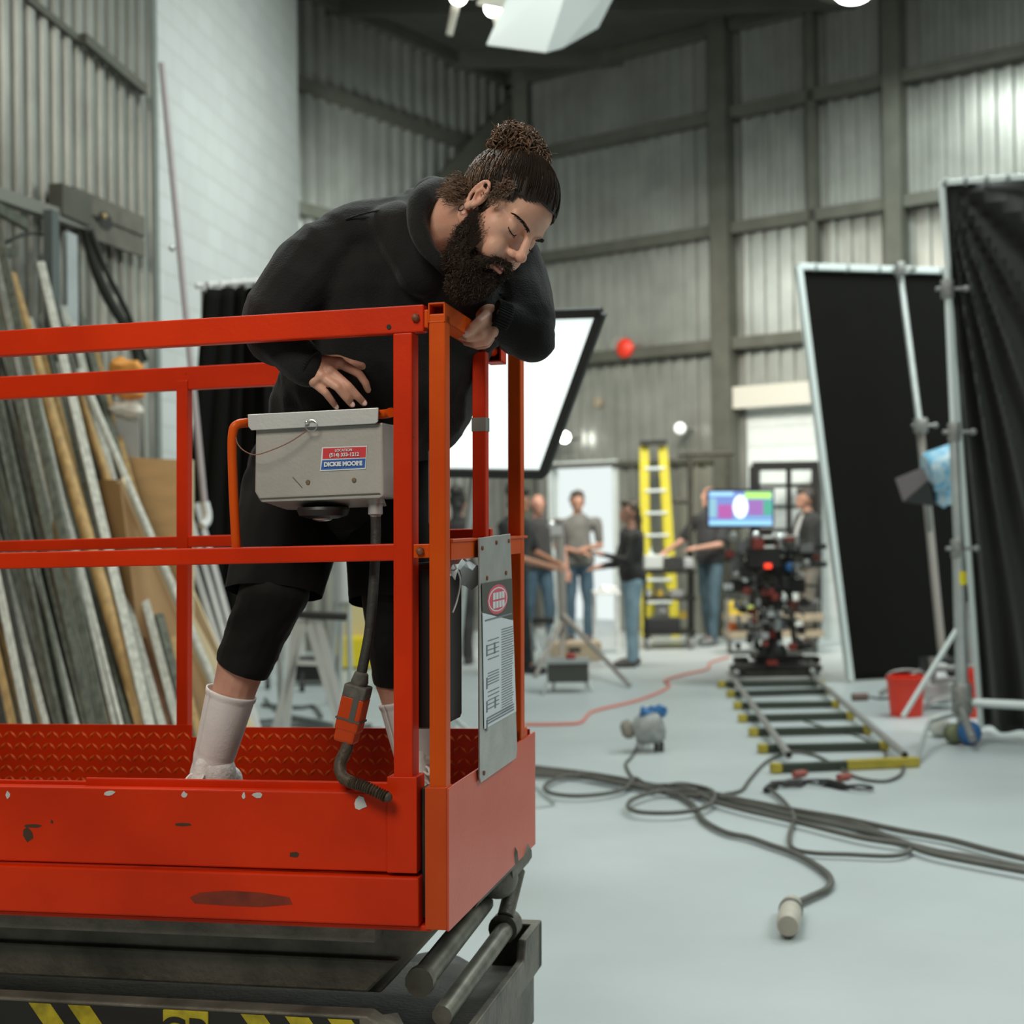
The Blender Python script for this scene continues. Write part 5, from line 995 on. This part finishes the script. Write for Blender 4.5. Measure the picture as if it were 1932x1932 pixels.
    for hp_, kn, an in legs: b.cap(hp_, kn, .092*k, .068*k); b.cap(kn, an+V((0, 0, .0)), .066*k, .055*k)
    blob('trousers', b, mat('pants_%d' % px, pants, .85, 0, .25, 8), t, .011*k, 3, folds(.014, 9, (1, 1, .6), px+3), keep=[(T(0, 0, 1.0), V((0, 0, 1))), (T(0, 0, .06), V((0, 0, -1)))])
    for hp_, kn, an in legs:
        b = MB(); g0 = V((an.x, an.y, o.z)); b.cap(g0-fx*.03*k+V((0, 0, .045)), g0+fx*.06*k+V((0, 0, .05)), .040*k, .044*k); b.cap(g0+fx*.06*k+V((0, 0, .045)), g0+fx*.17*k+V((0, 0, .035)), .044*k, .034*k)
        s1 = blob('shoe', b, mat('shoe_%d' % px, shoe, .6), t, .010, 2, keep=[(V((0, 0, .012)), V((0, 0, -1)))]); mb = MB(); mb.prism([g0+fx*((.07+.125*math.cos(i*.393))*k)+lx_*(.046*k*math.sin(i*.393))+V((0, 0, .0)) for i in range(16)], V((0, 0, .022))); mb.build('sole', WHITE if shoe[0] < .1 and female else mat('dark_sole', (.05, .05, .05), .7), s1)
    if not bald:
        b = MB(); b.ell(hf(0, -.028, 1.68), (.090*k, .103*k, .098*k)); b.ell(hf(0, .03, 1.735), (.07*k, .07*k, .035*k)); b.ell(hf(0, -.06, 1.62), (.065*k, .05*k, .06*k))
        if longhair: b.cap(hf(0, -.07, 1.66), hf(0, -.085, 1.48), .06*k, .05*k)
        if bun: b.ell(hf(0, -.07, 1.76), .08*k)
        kp = [(hf(0, .052, 1.66), (hf(0, 1, 0)-hf(0, 0, .75)).normalized())]
        blob('hair', b, mat('hair_%d' % px, hair, .6, 0, .3, 40), t, .009*k, 1, folds(.018, 26, (1, 1, 1), px), keep=kp)
    else:
        b = MB(); b.ell(hf(0, -.045, 1.60), (.078*k, .06*k, .04*k)); blob('hair', b, mat('hair_%d' % px, (.10, .09, .08), .7), t, .009*k, 1)
    if strap: mb = MB(); mb.path(cr([T(.10, .15, 1.12), T(.09, .16, 1.28), T(.08, .08, 1.46)], 5), .022*k, 8); mb.build('strap', mat('grey_strap', (.42, .42, .40), .7), t)
    return t
figure('person in grey t-shirt and jeans with folded forearms before the bright doorway', 1093, 1214, 8, 1.76, (.155, .15, .135), (.055, .10, .135), (.09, .075, .06), larm=((.22, 0, 1.40), (.26, .02, 1.13), (.04, .24, 1.10)), rarm=((-.22, 0, 1.40), (-.26, .02, 1.13), (-.02, .25, 1.06)), step=.04)
figure('person in black sweater and light blue jeans facing left beside the black cart', 1195, 1257, -78, 1.60, (.020, .019, .017), (.27, .40, .48), (.06, .045, .03), (.10, .09, .08), larm=((.19, 0, 1.38), (.20, .10, 1.12), (.14, .36, 1.20)), rarm=((-.19, 0, 1.38), (-.20, .08, 1.10), (-.10, .34, 1.06)), long_sleeve=True, longhair=True, female=True, step=.05)
figure('person in all black bending left with bare forearms, seen behind the orange end post', 968, 1272, 62, 1.74, (.018, .017, .016), (.014, .014, .014), (.022, .018, .015), bun=True, larm=((.22, 0, 1.40), (.26, .10, 1.14), (.14, .40, 1.04)), rarm=((-.22, 0, 1.40), (-.24, .12, 1.12), (-.12, .44, 1.02)), lean=.12, skin=(.42, .20, .12))
figure('person in dark t-shirt and jeans half hidden behind the one dressed in black', 1018, 1226, 20, 1.72, (.035, .033, .032), (.045, .085, .12), (.30, .16, .10), bald=True, skin=(.42, .21, .15))
figure('bald person in dark t-shirt and jeans behind the monitor, arm stretched to the cart', 1343, 1216, -48, 1.78, (.030, .030, .032), (.07, .12, .15), bald=True, rarm=((-.22, 0, 1.40), (-.30, .14, 1.16), (-.30, .42, 1.04)), larm=((.22, 0, 1.40), (.24, .12, 1.12), (.05, .30, 1.08)), shoe=(.2, .2, .2), step=.1, skin=(.45, .24, .17))
figure('person in black top and khaki trousers facing left by the black grid rack', 1527, 1223, -80, 1.74, (.016, .017, .015), (.20, .175, .145), (.045, .035, .028), larm=((.22, 0, 1.40), (.26, .06, 1.12), (.14, .28, 1.06)), rarm=((-.22, 0, 1.40), (-.25, .08, 1.12), (-.06, .30, 1.10)), long_sleeve=True, strap=True, step=.04)
figure('person with bushy dark hair and black clothes right behind the orange corner post', 868, 1252, 170, 1.72, (.016, .015, .014), (.03, .03, .03), (.02, .017, .014), bun=True, longhair=True, long_sleeve=True)
# ================================================================== LEFT SIDE: TIMBER, SHEETS, CURTAIN
WOODS = [('weathered grey-green', mat('greygreen_wood', (.13, .14, .105), .75, 0, .5, 5, .3, 30, stretch=(8, 8, 1))), ('pale grey', mat('pale_grey_wood', (.60, .60, .52), .7, 0, .35, 5, .3, 30, stretch=(8, 8, 1))), ('honey-coloured', mat('honey_wood', (.50, .31, .11), .6, 0, .35, 4, .2, 30, stretch=(8, 8, 1))), ('shade-dark', mat('shade_dark_wood', (.035, .032, .022), .75, 0, .5, 5, .3, 30, stretch=(8, 8, 1))), ('reddish brown', mat('brown_wood', (.17, .075, .03), .7, 0, .4, 5, .2, 30, stretch=(8, 8, 1)))]
random.seed(21)
def wallw(px, z, off):   # point near left wall seen in column px at height z
    r = fw + rt*((px-966)/FPX); o = C2+nl*off; t = (o-EYE).dot(nl)/r.dot(nl); p = EYE+r*t; p.z = z; return p
N = 108
for i in range(N):
    lay = i % 3; f_ = i/(N-1); tpx = -235+f_*405+random.uniform(-4, 4); ztop = random.uniform(2.3, 2.75) if random.random() < .8 else random.uniform(2.8, 3.25)
    top = wallw(tpx, ztop, .10+lay*.11); bot = Fl(tpx+242+random.uniform(-4, 4), 1500+lay*24+(1-f_)*70, 0); bot.z = .02
    k = random.choices(range(5), (6, 6, 2.0, 6, .7))[0]; nm, m = WOODS[k]; w = random.uniform(.018, .05); h = random.choice((.02, .03, .045))  # many dark boards stand in for shaded gaps, pale ones for lit edges
    d = (top-bot).normalized(); sd = Quaternion(d, random.uniform(-.25, .25)) @ V((1, .15, 0)); mb = MB(); mb.beam(bot, top, w, h, sd); o = mb.build('timber_board', m, bevel=.003)
    tag(o, '%s timber board leaning in the packed rack on the left behind the lift' % nm, 'board', '%s boards leaning at the left wall' % nm)
tube = WOODS[1][1]
for i, (a, q, r, m, lab) in enumerate((((100, 740), (200, 1160), .035, mat('tan_tube', (.50, .34, .16), .6, 0, .3, 6), 'thick tan cardboard tube leaning among the boards'), ((140, 720), (285, 1150), .028, WOODS[2][1], 'round honey-coloured pole with white clamp leaning right of the boards'), ((150, 700), (262, 960), .022, WOODS[1][1], 'slim pale pole leaning beside the honey-coloured pole'), ((20, 520), (120, 860), .035, WOODS[2][1], 'rough honey-coloured log leaning at the far left edge'))):
    A_ = at(*a, 8.6); q_ = at(*q, 8.0); d = (q_-A_).normalized(); bot = A_+d*((.03-A_.z)/d.z); mb = MB(); mb.rod(bot, A_, r, r, 14); o = mb.build('wooden_pole', m); tag(o, lab, 'pole')
# plywood sheets
PLY = mat('birch_plywood', (.86, .56, .27), .55, 0, .12, 3, .1, 20, stretch=(1, 1, 6)); PLYD = mat('brown_plywood', (.36, .21, .085), .6, 0, .15, 3, .1, 20); EDGE = mat('ply_edge', (.68, .55, .34), .6)
def sheet(lab, a, b_, c_, d_, m, th=.018, em=None):
    t = thing('plywood_sheet', lab, 'plywood sheet', ((c_.x+d_.x)/2, (c_.y+d_.y)/2, 0)); n = (b_-a).cross(d_-a).normalized(); n = n if n.y > 0 else -n
    mb = MB(); mb.prism([a, b_, c_, d_], n*th); mb.build('panel', m, t); mb = MB(); mb.beam(b_+n*th/2, c_+n*th/2, .05, th*1.3, n.cross(c_-b_)); mb.build('edge_strip', em or EDGE, t); return t
def dn(px, py, d, z=.02): q = at(px, py, d); q.z = z; return q
sheet('light birch plywood sheet standing upright right of the timber boards', at(225, 862, 8.9), at(355, 868, 8.7), dn(357, 1400, 8.7), dn(228, 1400, 8.9), PLY)
sheet('brown plywood sheet leaning lowest in front of the birch sheet', at(160, 905, 8.3), at(225, 905, 8.1), dn(480, 1480, 7.6), dn(300, 1500, 7.4), PLYD)
sheet('brown plywood sheet with pale edge leaning behind the lowest sheet', at(190, 880, 8.6), at(262, 985, 8.5), dn(520, 1450, 8.1), dn(330, 1480, 7.9), PLYD)
sheet('brown plywood sheet with pale edge leaning furthest right by the curtain', at(260, 960, 9.0), at(306, 1000, 8.9), dn(500, 1440, 8.6), dn(380, 1450, 8.4), PLYD)
for k, (x0, x1) in enumerate(((330, 520), (352, 530), (372, 540))):
    A_ = at(x0, 950, 9.4+.1*k); bt_ = dn(x1-40, 1400, 8.8+.1*k); mb = MB(); mb.beam(bt_, A_, .035, .02, V((1, 0, 0))); o = mb.build('white_batten', WHITE); tag(o, 'thin white batten leaning between plywood sheets and black curtain', 'batten', 'white battens by the curtain')
# pole with a white hooked end
hk = thing('hooked_pole', 'mauve pole with a white hooked lower end hanging before the black curtain', 'pole', at(385, 985, 9.0))
mb = MB(); mb.rod(at(305, 120, 9.9), at(386, 955, 9.0), .020); mb.build('shaft', mat('mauve_pole', (.36, .31, .31), .5), hk); mb = MB(); mb.path(cr([at(386, 948, 9.0), at(391, 970, 9.0), at(389, 985, 8.98), at(380, 992, 8.95)], 5), .028, 12); mb.build('hook', WHITE, hk)
mb = MB(); mb.ell(at(325, 468, 9.5), .022); mb.build('reflector', CHROME, hk)
# curtain on a rail
CU = thing('black_curtain', 'black curtain hung by white rings in front of the white block wall', 'curtain', Fl(400, 1440)); dcu = 9.6
cu0, cu1 = at(384, 548, dcu), at(520, 535, dcu+.3)
mb = MB(); mb.grid(lambda u, v: (cu0*(1-u)+cu1*u)+V((-.14*min(1, v*1.7)*(1-u)+.03*math.sin(u*40), .05*math.sin(u*34+v), -(cu0.z-.42)*v)), 60, 30); mb.build('cloth', CLOTHB, CU, thick=.006)
mb = MB(); mb.rod(cu0+V((-.05, 0, .03)), cu1+V((.1, 0, .03)), .02); mb.build('rail', WHITE, CU)
for k in range(6): q = cu0.lerp(cu1, (k+.3)/6); mb = MB(); mb.path([q+V((.02*math.cos(t*.785), 0, .02+.035*math.sin(t*.785))) for t in range(8)], .010, 6, closed=True); mb.build('ring', WHITE, CU)
for px in (385, 520): q = at(px, 548, dcu+.1); mb = MB(); mb.rod(q, V((q.x, q.y, .03)), .02); mb.build('upright', GALV, CU)
# cabinet box + cable on the wall shelf
sf = thing('wall_bracket_channel', 'rusty grey steel channel with an oval hole fixed on the ribbed left wall', 'channel', lpt(200, 420, .1))
a0, a1, a2, a3 = lpt(138, 372, .16), lpt(270, 428, .16), lpt(270, 470, .16), lpt(150, 425, .16)
mb = MB(); mb.prism([a0, a1, a2, a3], -nl*.02); mb.beam(a0, a1, .03, .14, nl); mb.beam(a3, a2, .025, .12, nl); mb.build('channel', mat('rusty_channel', (.16, .145, .115), .7, .2, .35, 6), sf); 
mb = MB(); c_ = lpt(197, 417, .17); ax1 = (a1-a0).normalized(); mb.prism([c_+ax1*(.11*math.cos(t*.52))+V((0, 0, .06*math.sin(t*.52))) for t in range(12)], nl*.008); mb.build('oval_hole', BLACK, sf)
mb = MB(); mb.ell(lpt(196, 408, .19), .022); mb.build('bolt', mat('brass', (.5, .4, .2), .4, .6), sf)
cbm = mat('dark_brace', (.035, .037, .028), .5, .2)
mb = MB(); mb.path(cr([lpt(163, 432, .2), lpt(178, 500, .22), lpt(205, 565, .24), lpt(250, 640, .26), lpt(262, 700, .27)], 5), [.035]*21, 10); mb.path(cr([lpt(172, 435, .25), lpt(200, 510, .27), lpt(240, 590, .29), lpt(275, 680, .3)], 5), .02, 8); o = mb.build('bent_pipe', cbm); tag(o, 'thick dark bent pipe hanging below the rusty channel on left wall', 'pipe')
mb = MB(); p0 = lpt(96, 398, .25); mb.beam(V((p0.x, p0.y, 0.02)), p0, .09, .06, dl); o = mb.build('steel_post', mat('slate_post', (.10, .12, .115), .6)); tag(o, 'dark slate upright steel post on the ribbed left wall behind the boards', 'post')
mb = MB(); p0 = lpt(132, 440, .2); mb.beam(V((p0.x, p0.y, 0.02)), p0, .14, .03, dl); o = mb.build('plank', mat('whitish_plank', (.42, .46, .46), .6, 0, .2, 4)); tag(o, 'broad whitish plank upright against the left wall beside the slate post', 'plank')
mb = MB(); mb.path(cr([lpt(-10, 470, .2), lpt(30, 448, .2), lpt(60, 440, .2), lpt(85, 443, .2)], 5), .012, 6); o = mb.build('wall_cable', RUBBER); tag(o, 'black cable arching on the left wall to the slate post', 'cable')
mb = MB(); mb.beam(lpt(-20, 385, .3), lpt(50, 425, .3), .04, .06); mb.beam(lpt(-20, 470, .3), lpt(25, 478, .3), .05, .05); o = mb.build('wooden_crosspiece', WOODS[0][1]); tag(o, 'short weathered wooden crosspiece at the left edge below the grey rail', 'crosspiece')
# orange clamp bundle among boards
t = thing('strap_bundle', 'bundle of orange and white straps hanging between the boards and lift post', 'strap', at(238, 745, 8.9))
for k, (c, py) in enumerate((((.75, .32, .06), 690), ((.7, .25, .05), 735), ((.62, .58, .5), 770))):
    mb = MB(); q = at(238, py, 8.9); mb.cap(q+V((-.05, 0, 0)), q+V((.06, 0, -.02)), .05, .05); blob('strap_roll', mb, mat('strap_%d' % k, c, .6), t, .012, 1, folds(.02, 14, (1, 1, 3), k))
mb = MB(); q = at(240, 780, 8.9); mb.box(q+V((0, 0, -.45)), (.14, .02, .9)); mb.build('plastic_sheet', mat('dusty_plastic', (.40, .40, .38), .3), t)
# ------------------------------------------------------------------ behind the legs
sw = thing('sawhorse', 'silver folding sawhorse with black top bar seen between the person\'s legs', 'sawhorse', gp(590, 1385)); dsw = 9.3
mb = MB(); mb.beam(at(540, 1158, dsw), at(655, 1164, dsw), .10, .045, V((0, 1, 0))); mb.build('top_bar', BLACK, sw, bevel=.008)
SIL = mat('silver_leg', (.60, .62, .60), .4, .4)
for a, q in (((575, 1170), (540, 1300)), ((582, 1170), (625, 1320)), ((600, 1168), (640, 1330)), ((560, 1170), (545, 1320))): mb = MB(); A_ = at(*a, dsw); q_ = at(*q, dsw); d = (q_-A_).normalized(); mb.beam(A_, A_+d*((.02-A_.z)/d.z), .05, .03, V((1, 0, 0))); mb.build('leg', SIL, sw)
mb = MB(); mb.beam(at(560, 1250, dsw), at(612, 1252, dsw), .04, .03); mb.build('cross_brace', SIL, sw)
s2 = thing('c_stand', 'silver pointed stand with red band and white tip behind the sawhorse', 'stand', gp(650, 1330)); d2_ = (gp(650, 1330)-EYE).dot(fw)
for a, q in (((648, 1066), (640, 1300)), ((655, 1066), (662, 1310)), ((641, 1110), (622, 1310))): mb = MB(); A_ = at(*a, d2_); q_ = at(*q, d2_); d = (q_-A_).normalized(); mb.rod(A_, A_+d*((.02-A_.z)/d.z), .022); mb.build('leg', SIL, s2)
mb = MB(); mb.lathe([(.09, 0), (.075, .2), (.05, .38), (.036, .56)], at(647, 1135, d2_), V((0, 0, 1)), 12); mb.build('cone_head', mat('silver_cone', (.55, .56, .53), .5, .2), s2)
q = at(648, 984, d2_); mb = MB(); mb.lathe([(.026, -.145), (.004, 0)], q, V((0, 0, 1)), 16); mb.build('white_tip', WHITE, s2); mb = MB(); mb.lathe([(.036, -.26), (.026, -.145)], q, V((0, 0, 1)), 16); mb.build('red_band', REDP, s2)
yb = thing('mop_bucket', 'yellow mop bucket with tall pale wringer on floor seen between the legs', 'mop bucket', gp(668, 1262)); dy = (gp(668, 1262)-EYE).dot(fw)
mb = MB(); q = gp(672, 1262); mb.box8([q+V((x*s1_, y*s1_, z)) for z, s1_ in ((.02, 1), (.32, 1.2)) for x, y in ((-.16, -.12), (.16, -.12), (.16, .12), (-.16, .12))]); mb.build('tub', mat('bucket_yellow', (.80, .62, .02), .4), yb, bevel=.02)
mb = MB(); mb.box(q+V((-.04, .1, .58)), (.28, .10, .55)); mb.build('wringer', mat('wringer_cream', (.62, .52, .28), .5), yb, bevel=.02)
q = gp(585, 1300); mb = MB(); mb.box(q+V((0, .4, .14)), (.36, .3, .2)); mb.box(q+V((0, .245, .2)), (.3, .02, .03)); o = mb.build('tool_case', BLACK, bevel=.015); tag(o, 'black tool case on floor under the silver sawhorse', 'case')
for i, (px, py) in enumerate(((570, 1305), (505, 1300))):
    q = gp(px, py); mb = MB(); mb.lathe([(.015, -.02), (.055, -.02), (.055, .02), (.015, .02)], q+V((0, 0, .055)), V((1, .2, 0)), 16); mb.rod(q+V((0, 0, .055)), q+V((0, .03, .16)), .015); o = mb.build('caster_wheel', RUBBER); tag(o, ('black caster wheel on floor under the sawhorse', 'black caster wheel on floor next to the person\'s sock')[i], 'caster')
for i, (pts, r) in enumerate(((((495, 1330), (560, 1335), (592, 1333), (606, 1352)), .016), (((500, 1318), (530, 1345), (600, 1360), (650, 1372)), .012), (((480, 1362), (560, 1358), (640, 1372), (700, 1368)), .016), (((470, 1372), (560, 1368), (620, 1376), (720, 1376)), .014))):
    mb = MB(); mb.path(cr([gp(*p, r) for p in pts], 6), r, 8); o = mb.build('floor_cable', mat('dusty_cable', (.13, .14, .13), .6)); tag(o, 'dusty grey cable on floor seen under the person between the legs', 'cable', 'cables under the sawhorse')
q = gp(800, 1300); mb = MB(); mb.cap(q+V((0, 0, .35)), q+V((.03, 0, .62)), .17, .13); mb.cap(q+V((0, 0, .2)), q+V((0, 0, .35)), .18, .15); o = blob('laundry_bag', mb, mat('bluish_white_bag', (.50, .58, .62), .5), None, .03, 1, folds(.10, 6)); tag(o, 'bluish white stuffed bag glimpsed between the two orange posts', 'bag')
# ================================================================== FLOOR CABLES
CB = mat('grey_cable', (.115, .112, .095), .55, 0, .2, 10); S6 = .4928
def c6(pts, z=.014): return [gp(980+x*S6, 1200+y*S6, z) for x, y in pts]
def cable(lab, pts, r=.013, m=CB, n=8, name='power_cable', grp=None, z=None, raw=False):
    z = r if z is None else z; q = cr([gp(x, y, z) for x, y in pts] if raw else c6(pts, z), n); mb = MB(); mb.path(q, r, 8); o = mb.build(name, m); return tag(o, lab, 'cable', grp)
G = 'thick grey power cables running side by side across the floor'
L_ = 'thick grey power cable in the bundle running across the white floor to the right edge'
cable(L_, ((-60, 485), (40, 500), (300, 532), (520, 572), (750, 605), (1040, 672), (1290, 722), (1420, 770), (1560, 818), (1750, 850), (1990, 905)), grp=G)
cable(L_, ((-60, 496), (40, 510), (250, 538), (480, 580), (700, 612), (900, 650), (1040, 684), (1300, 742), (1500, 800), (1700, 846), (1990, 893)), grp=G)
cable(L_, ((-60, 508), (40, 522), (200, 530), (430, 572), (620, 575), (740, 630), (860, 665), (1040, 706), (1290, 768), (1480, 800), (1600, 838), (1990, 912)), grp=G, z=.03)
cable(L_, ((-60, 515), (40, 530), (300, 545), (560, 600), (800, 620), (1040, 664), (1250, 700), (1460, 745), (1640, 778), (1800, 820), (1990, 865)), grp=G, z=.026)
cable('grey cable looped once at the left of the bundle near the lift', ((470, 560), (440, 545), (410, 580), (340, 602), (230, 612), (140, 606), (98, 588), (110, 562), (180, 535), (260, 528), (380, 545), (470, 570)), .011, z=.03)
cable('grey cable with an oval loop in the middle of the bundle', ((560, 575), (620, 566), (720, 585), (748, 612), (720, 650), (640, 672), (540, 678), (450, 672), (415, 650), (440, 622), (520, 598), (620, 590), (760, 610)), .011, z=.036)
cable('long grey cable snaking toward the camera and ending in the cream plug', ((520, 575), (600, 605), (670, 652), (705, 705), (790, 752), (880, 772), (960, 800), (1060, 835), (1140, 880), (1190, 925), (1180, 965), (1110, 1000), (1045, 1030)), .013, z=.02)
cable('thin grey cable looping wide to the right below the bundle', ((960, 588), (1010, 630), (1052, 690), (1035, 760), (1045, 810), (1120, 830), (1260, 836), (1420, 842), (1492, 826), (1480, 795), (1400, 765), (1290, 735)), .010, z=.022)
cable('thin dark cable arching up over the near end of the track', ((790, 605), (850, 590), (885, 545), (950, 478), (1040, 445), (1130, 456), (1210, 495), (1290, 540), (1390, 556), (1455, 535), (1472, 500), (1460, 480)), .009, z=.012)
cable('thin dark cable lying between the track sleepers', ((1090, 325), (1190, 355), (1300, 385), (1395, 440), (1390, 470), (1320, 485), (1230, 490)), .007, z=.008)
cable('grey cable from small floor light down to the cable bundle', ((462, 385), (452, 420), (430, 462), (408, 488), (418, 520), (440, 550)), .009)
cable('thin orange extension cord winding across the floor past the stand', ((990, 1367), (1060, 1366), (1095, 1363), (1108, 1350), (1125, 1340), (1200, 1322), (1245, 1305), (1263, 1293), (1255, 1284), (1290, 1273), (1335, 1262), (1340, 1250), (1375, 1240)), .010, mat('orange_cord', (.72, .17, .12), .5), name='extension_cord', raw=True)
pq = gp(1486, 1745); pl = thing('power_plug', 'cream barrel-shaped power plug lying alone on the near floor', 'plug', pq)
cA = gp(980+1045*S6, 1200+1030*S6, .025); cB = gp(980+1028*S6, 1200+1125*S6, .035); ax_ = (cB-cA).normalized(); Lp = (cB-cA).length
mb = MB(); mb.lathe([(.016, 0), (.024, .02), (.036, .05), (.040, Lp*.5), (.040, Lp*.9), (.034, Lp)], cA+V((0, 0, .012)), ax_, 24); mb.build('barrel', mat('cream_plug', (.52, .48, .40), .5, 0, .15, 20), pl)
mb = MB(); mb.lathe([(.041, Lp*.32), (.0425, Lp*.34), (.0425, Lp*.40), (.041, Lp*.42)], cA+V((0, 0, .012)), ax_, 24); mb.build('ring', CB, pl)
for i, (pts, lab) in enumerate((((940, 590, 990, 565), 'black cable connector tail left on floor before the track'), ((1000, 565, 1100, 560), 'black inline connector on floor just before the track'), ((1150, 555, 1260, 580), 'tangled black connector on floor at right before the track'))):
    a = gp(980+pts[0]*S6, 1200+pts[1]*S6, .02); q = gp(980+pts[2]*S6, 1200+pts[3]*S6, .02); t = thing('cable_connector', lab, 'connector', V((a.x, a.y, 0))); mb = MB(); mb.path([a, a.lerp(q, .3), a.lerp(q, .7), q], [.012, .022, .022, .012], 10); mb.build('housing', BLACK, t)
    mb = MB(); mb.path(cr([q, q+V((.05, -.06, 0)), q+V((.12, -.02, 0)), q+V((.08, .06, 0)), q+V((-.03, .04, 0))], 5), .008, 6); mb.build('tail', RUBBER, t)
for i, (x, y, lab) in enumerate(((1070, 528, 'small red connector on the floor by the near sleeper'), (1240, 540, 'small red and white connector on the floor right of the other'))):
    q = gp(980+x*S6, 1200+y*S6, .02); mb = MB(); mb.rod(q+V((-.03, -.02, 0)), q+V((.03, .02, 0)), .02); mb.rod(q+V((.03, .02, 0)), q+V((.05, .035, 0)), .012); tag(mb.build('red_connector', mat('dull_red', (.32, .08, .06), .5)), lab, 'connector')
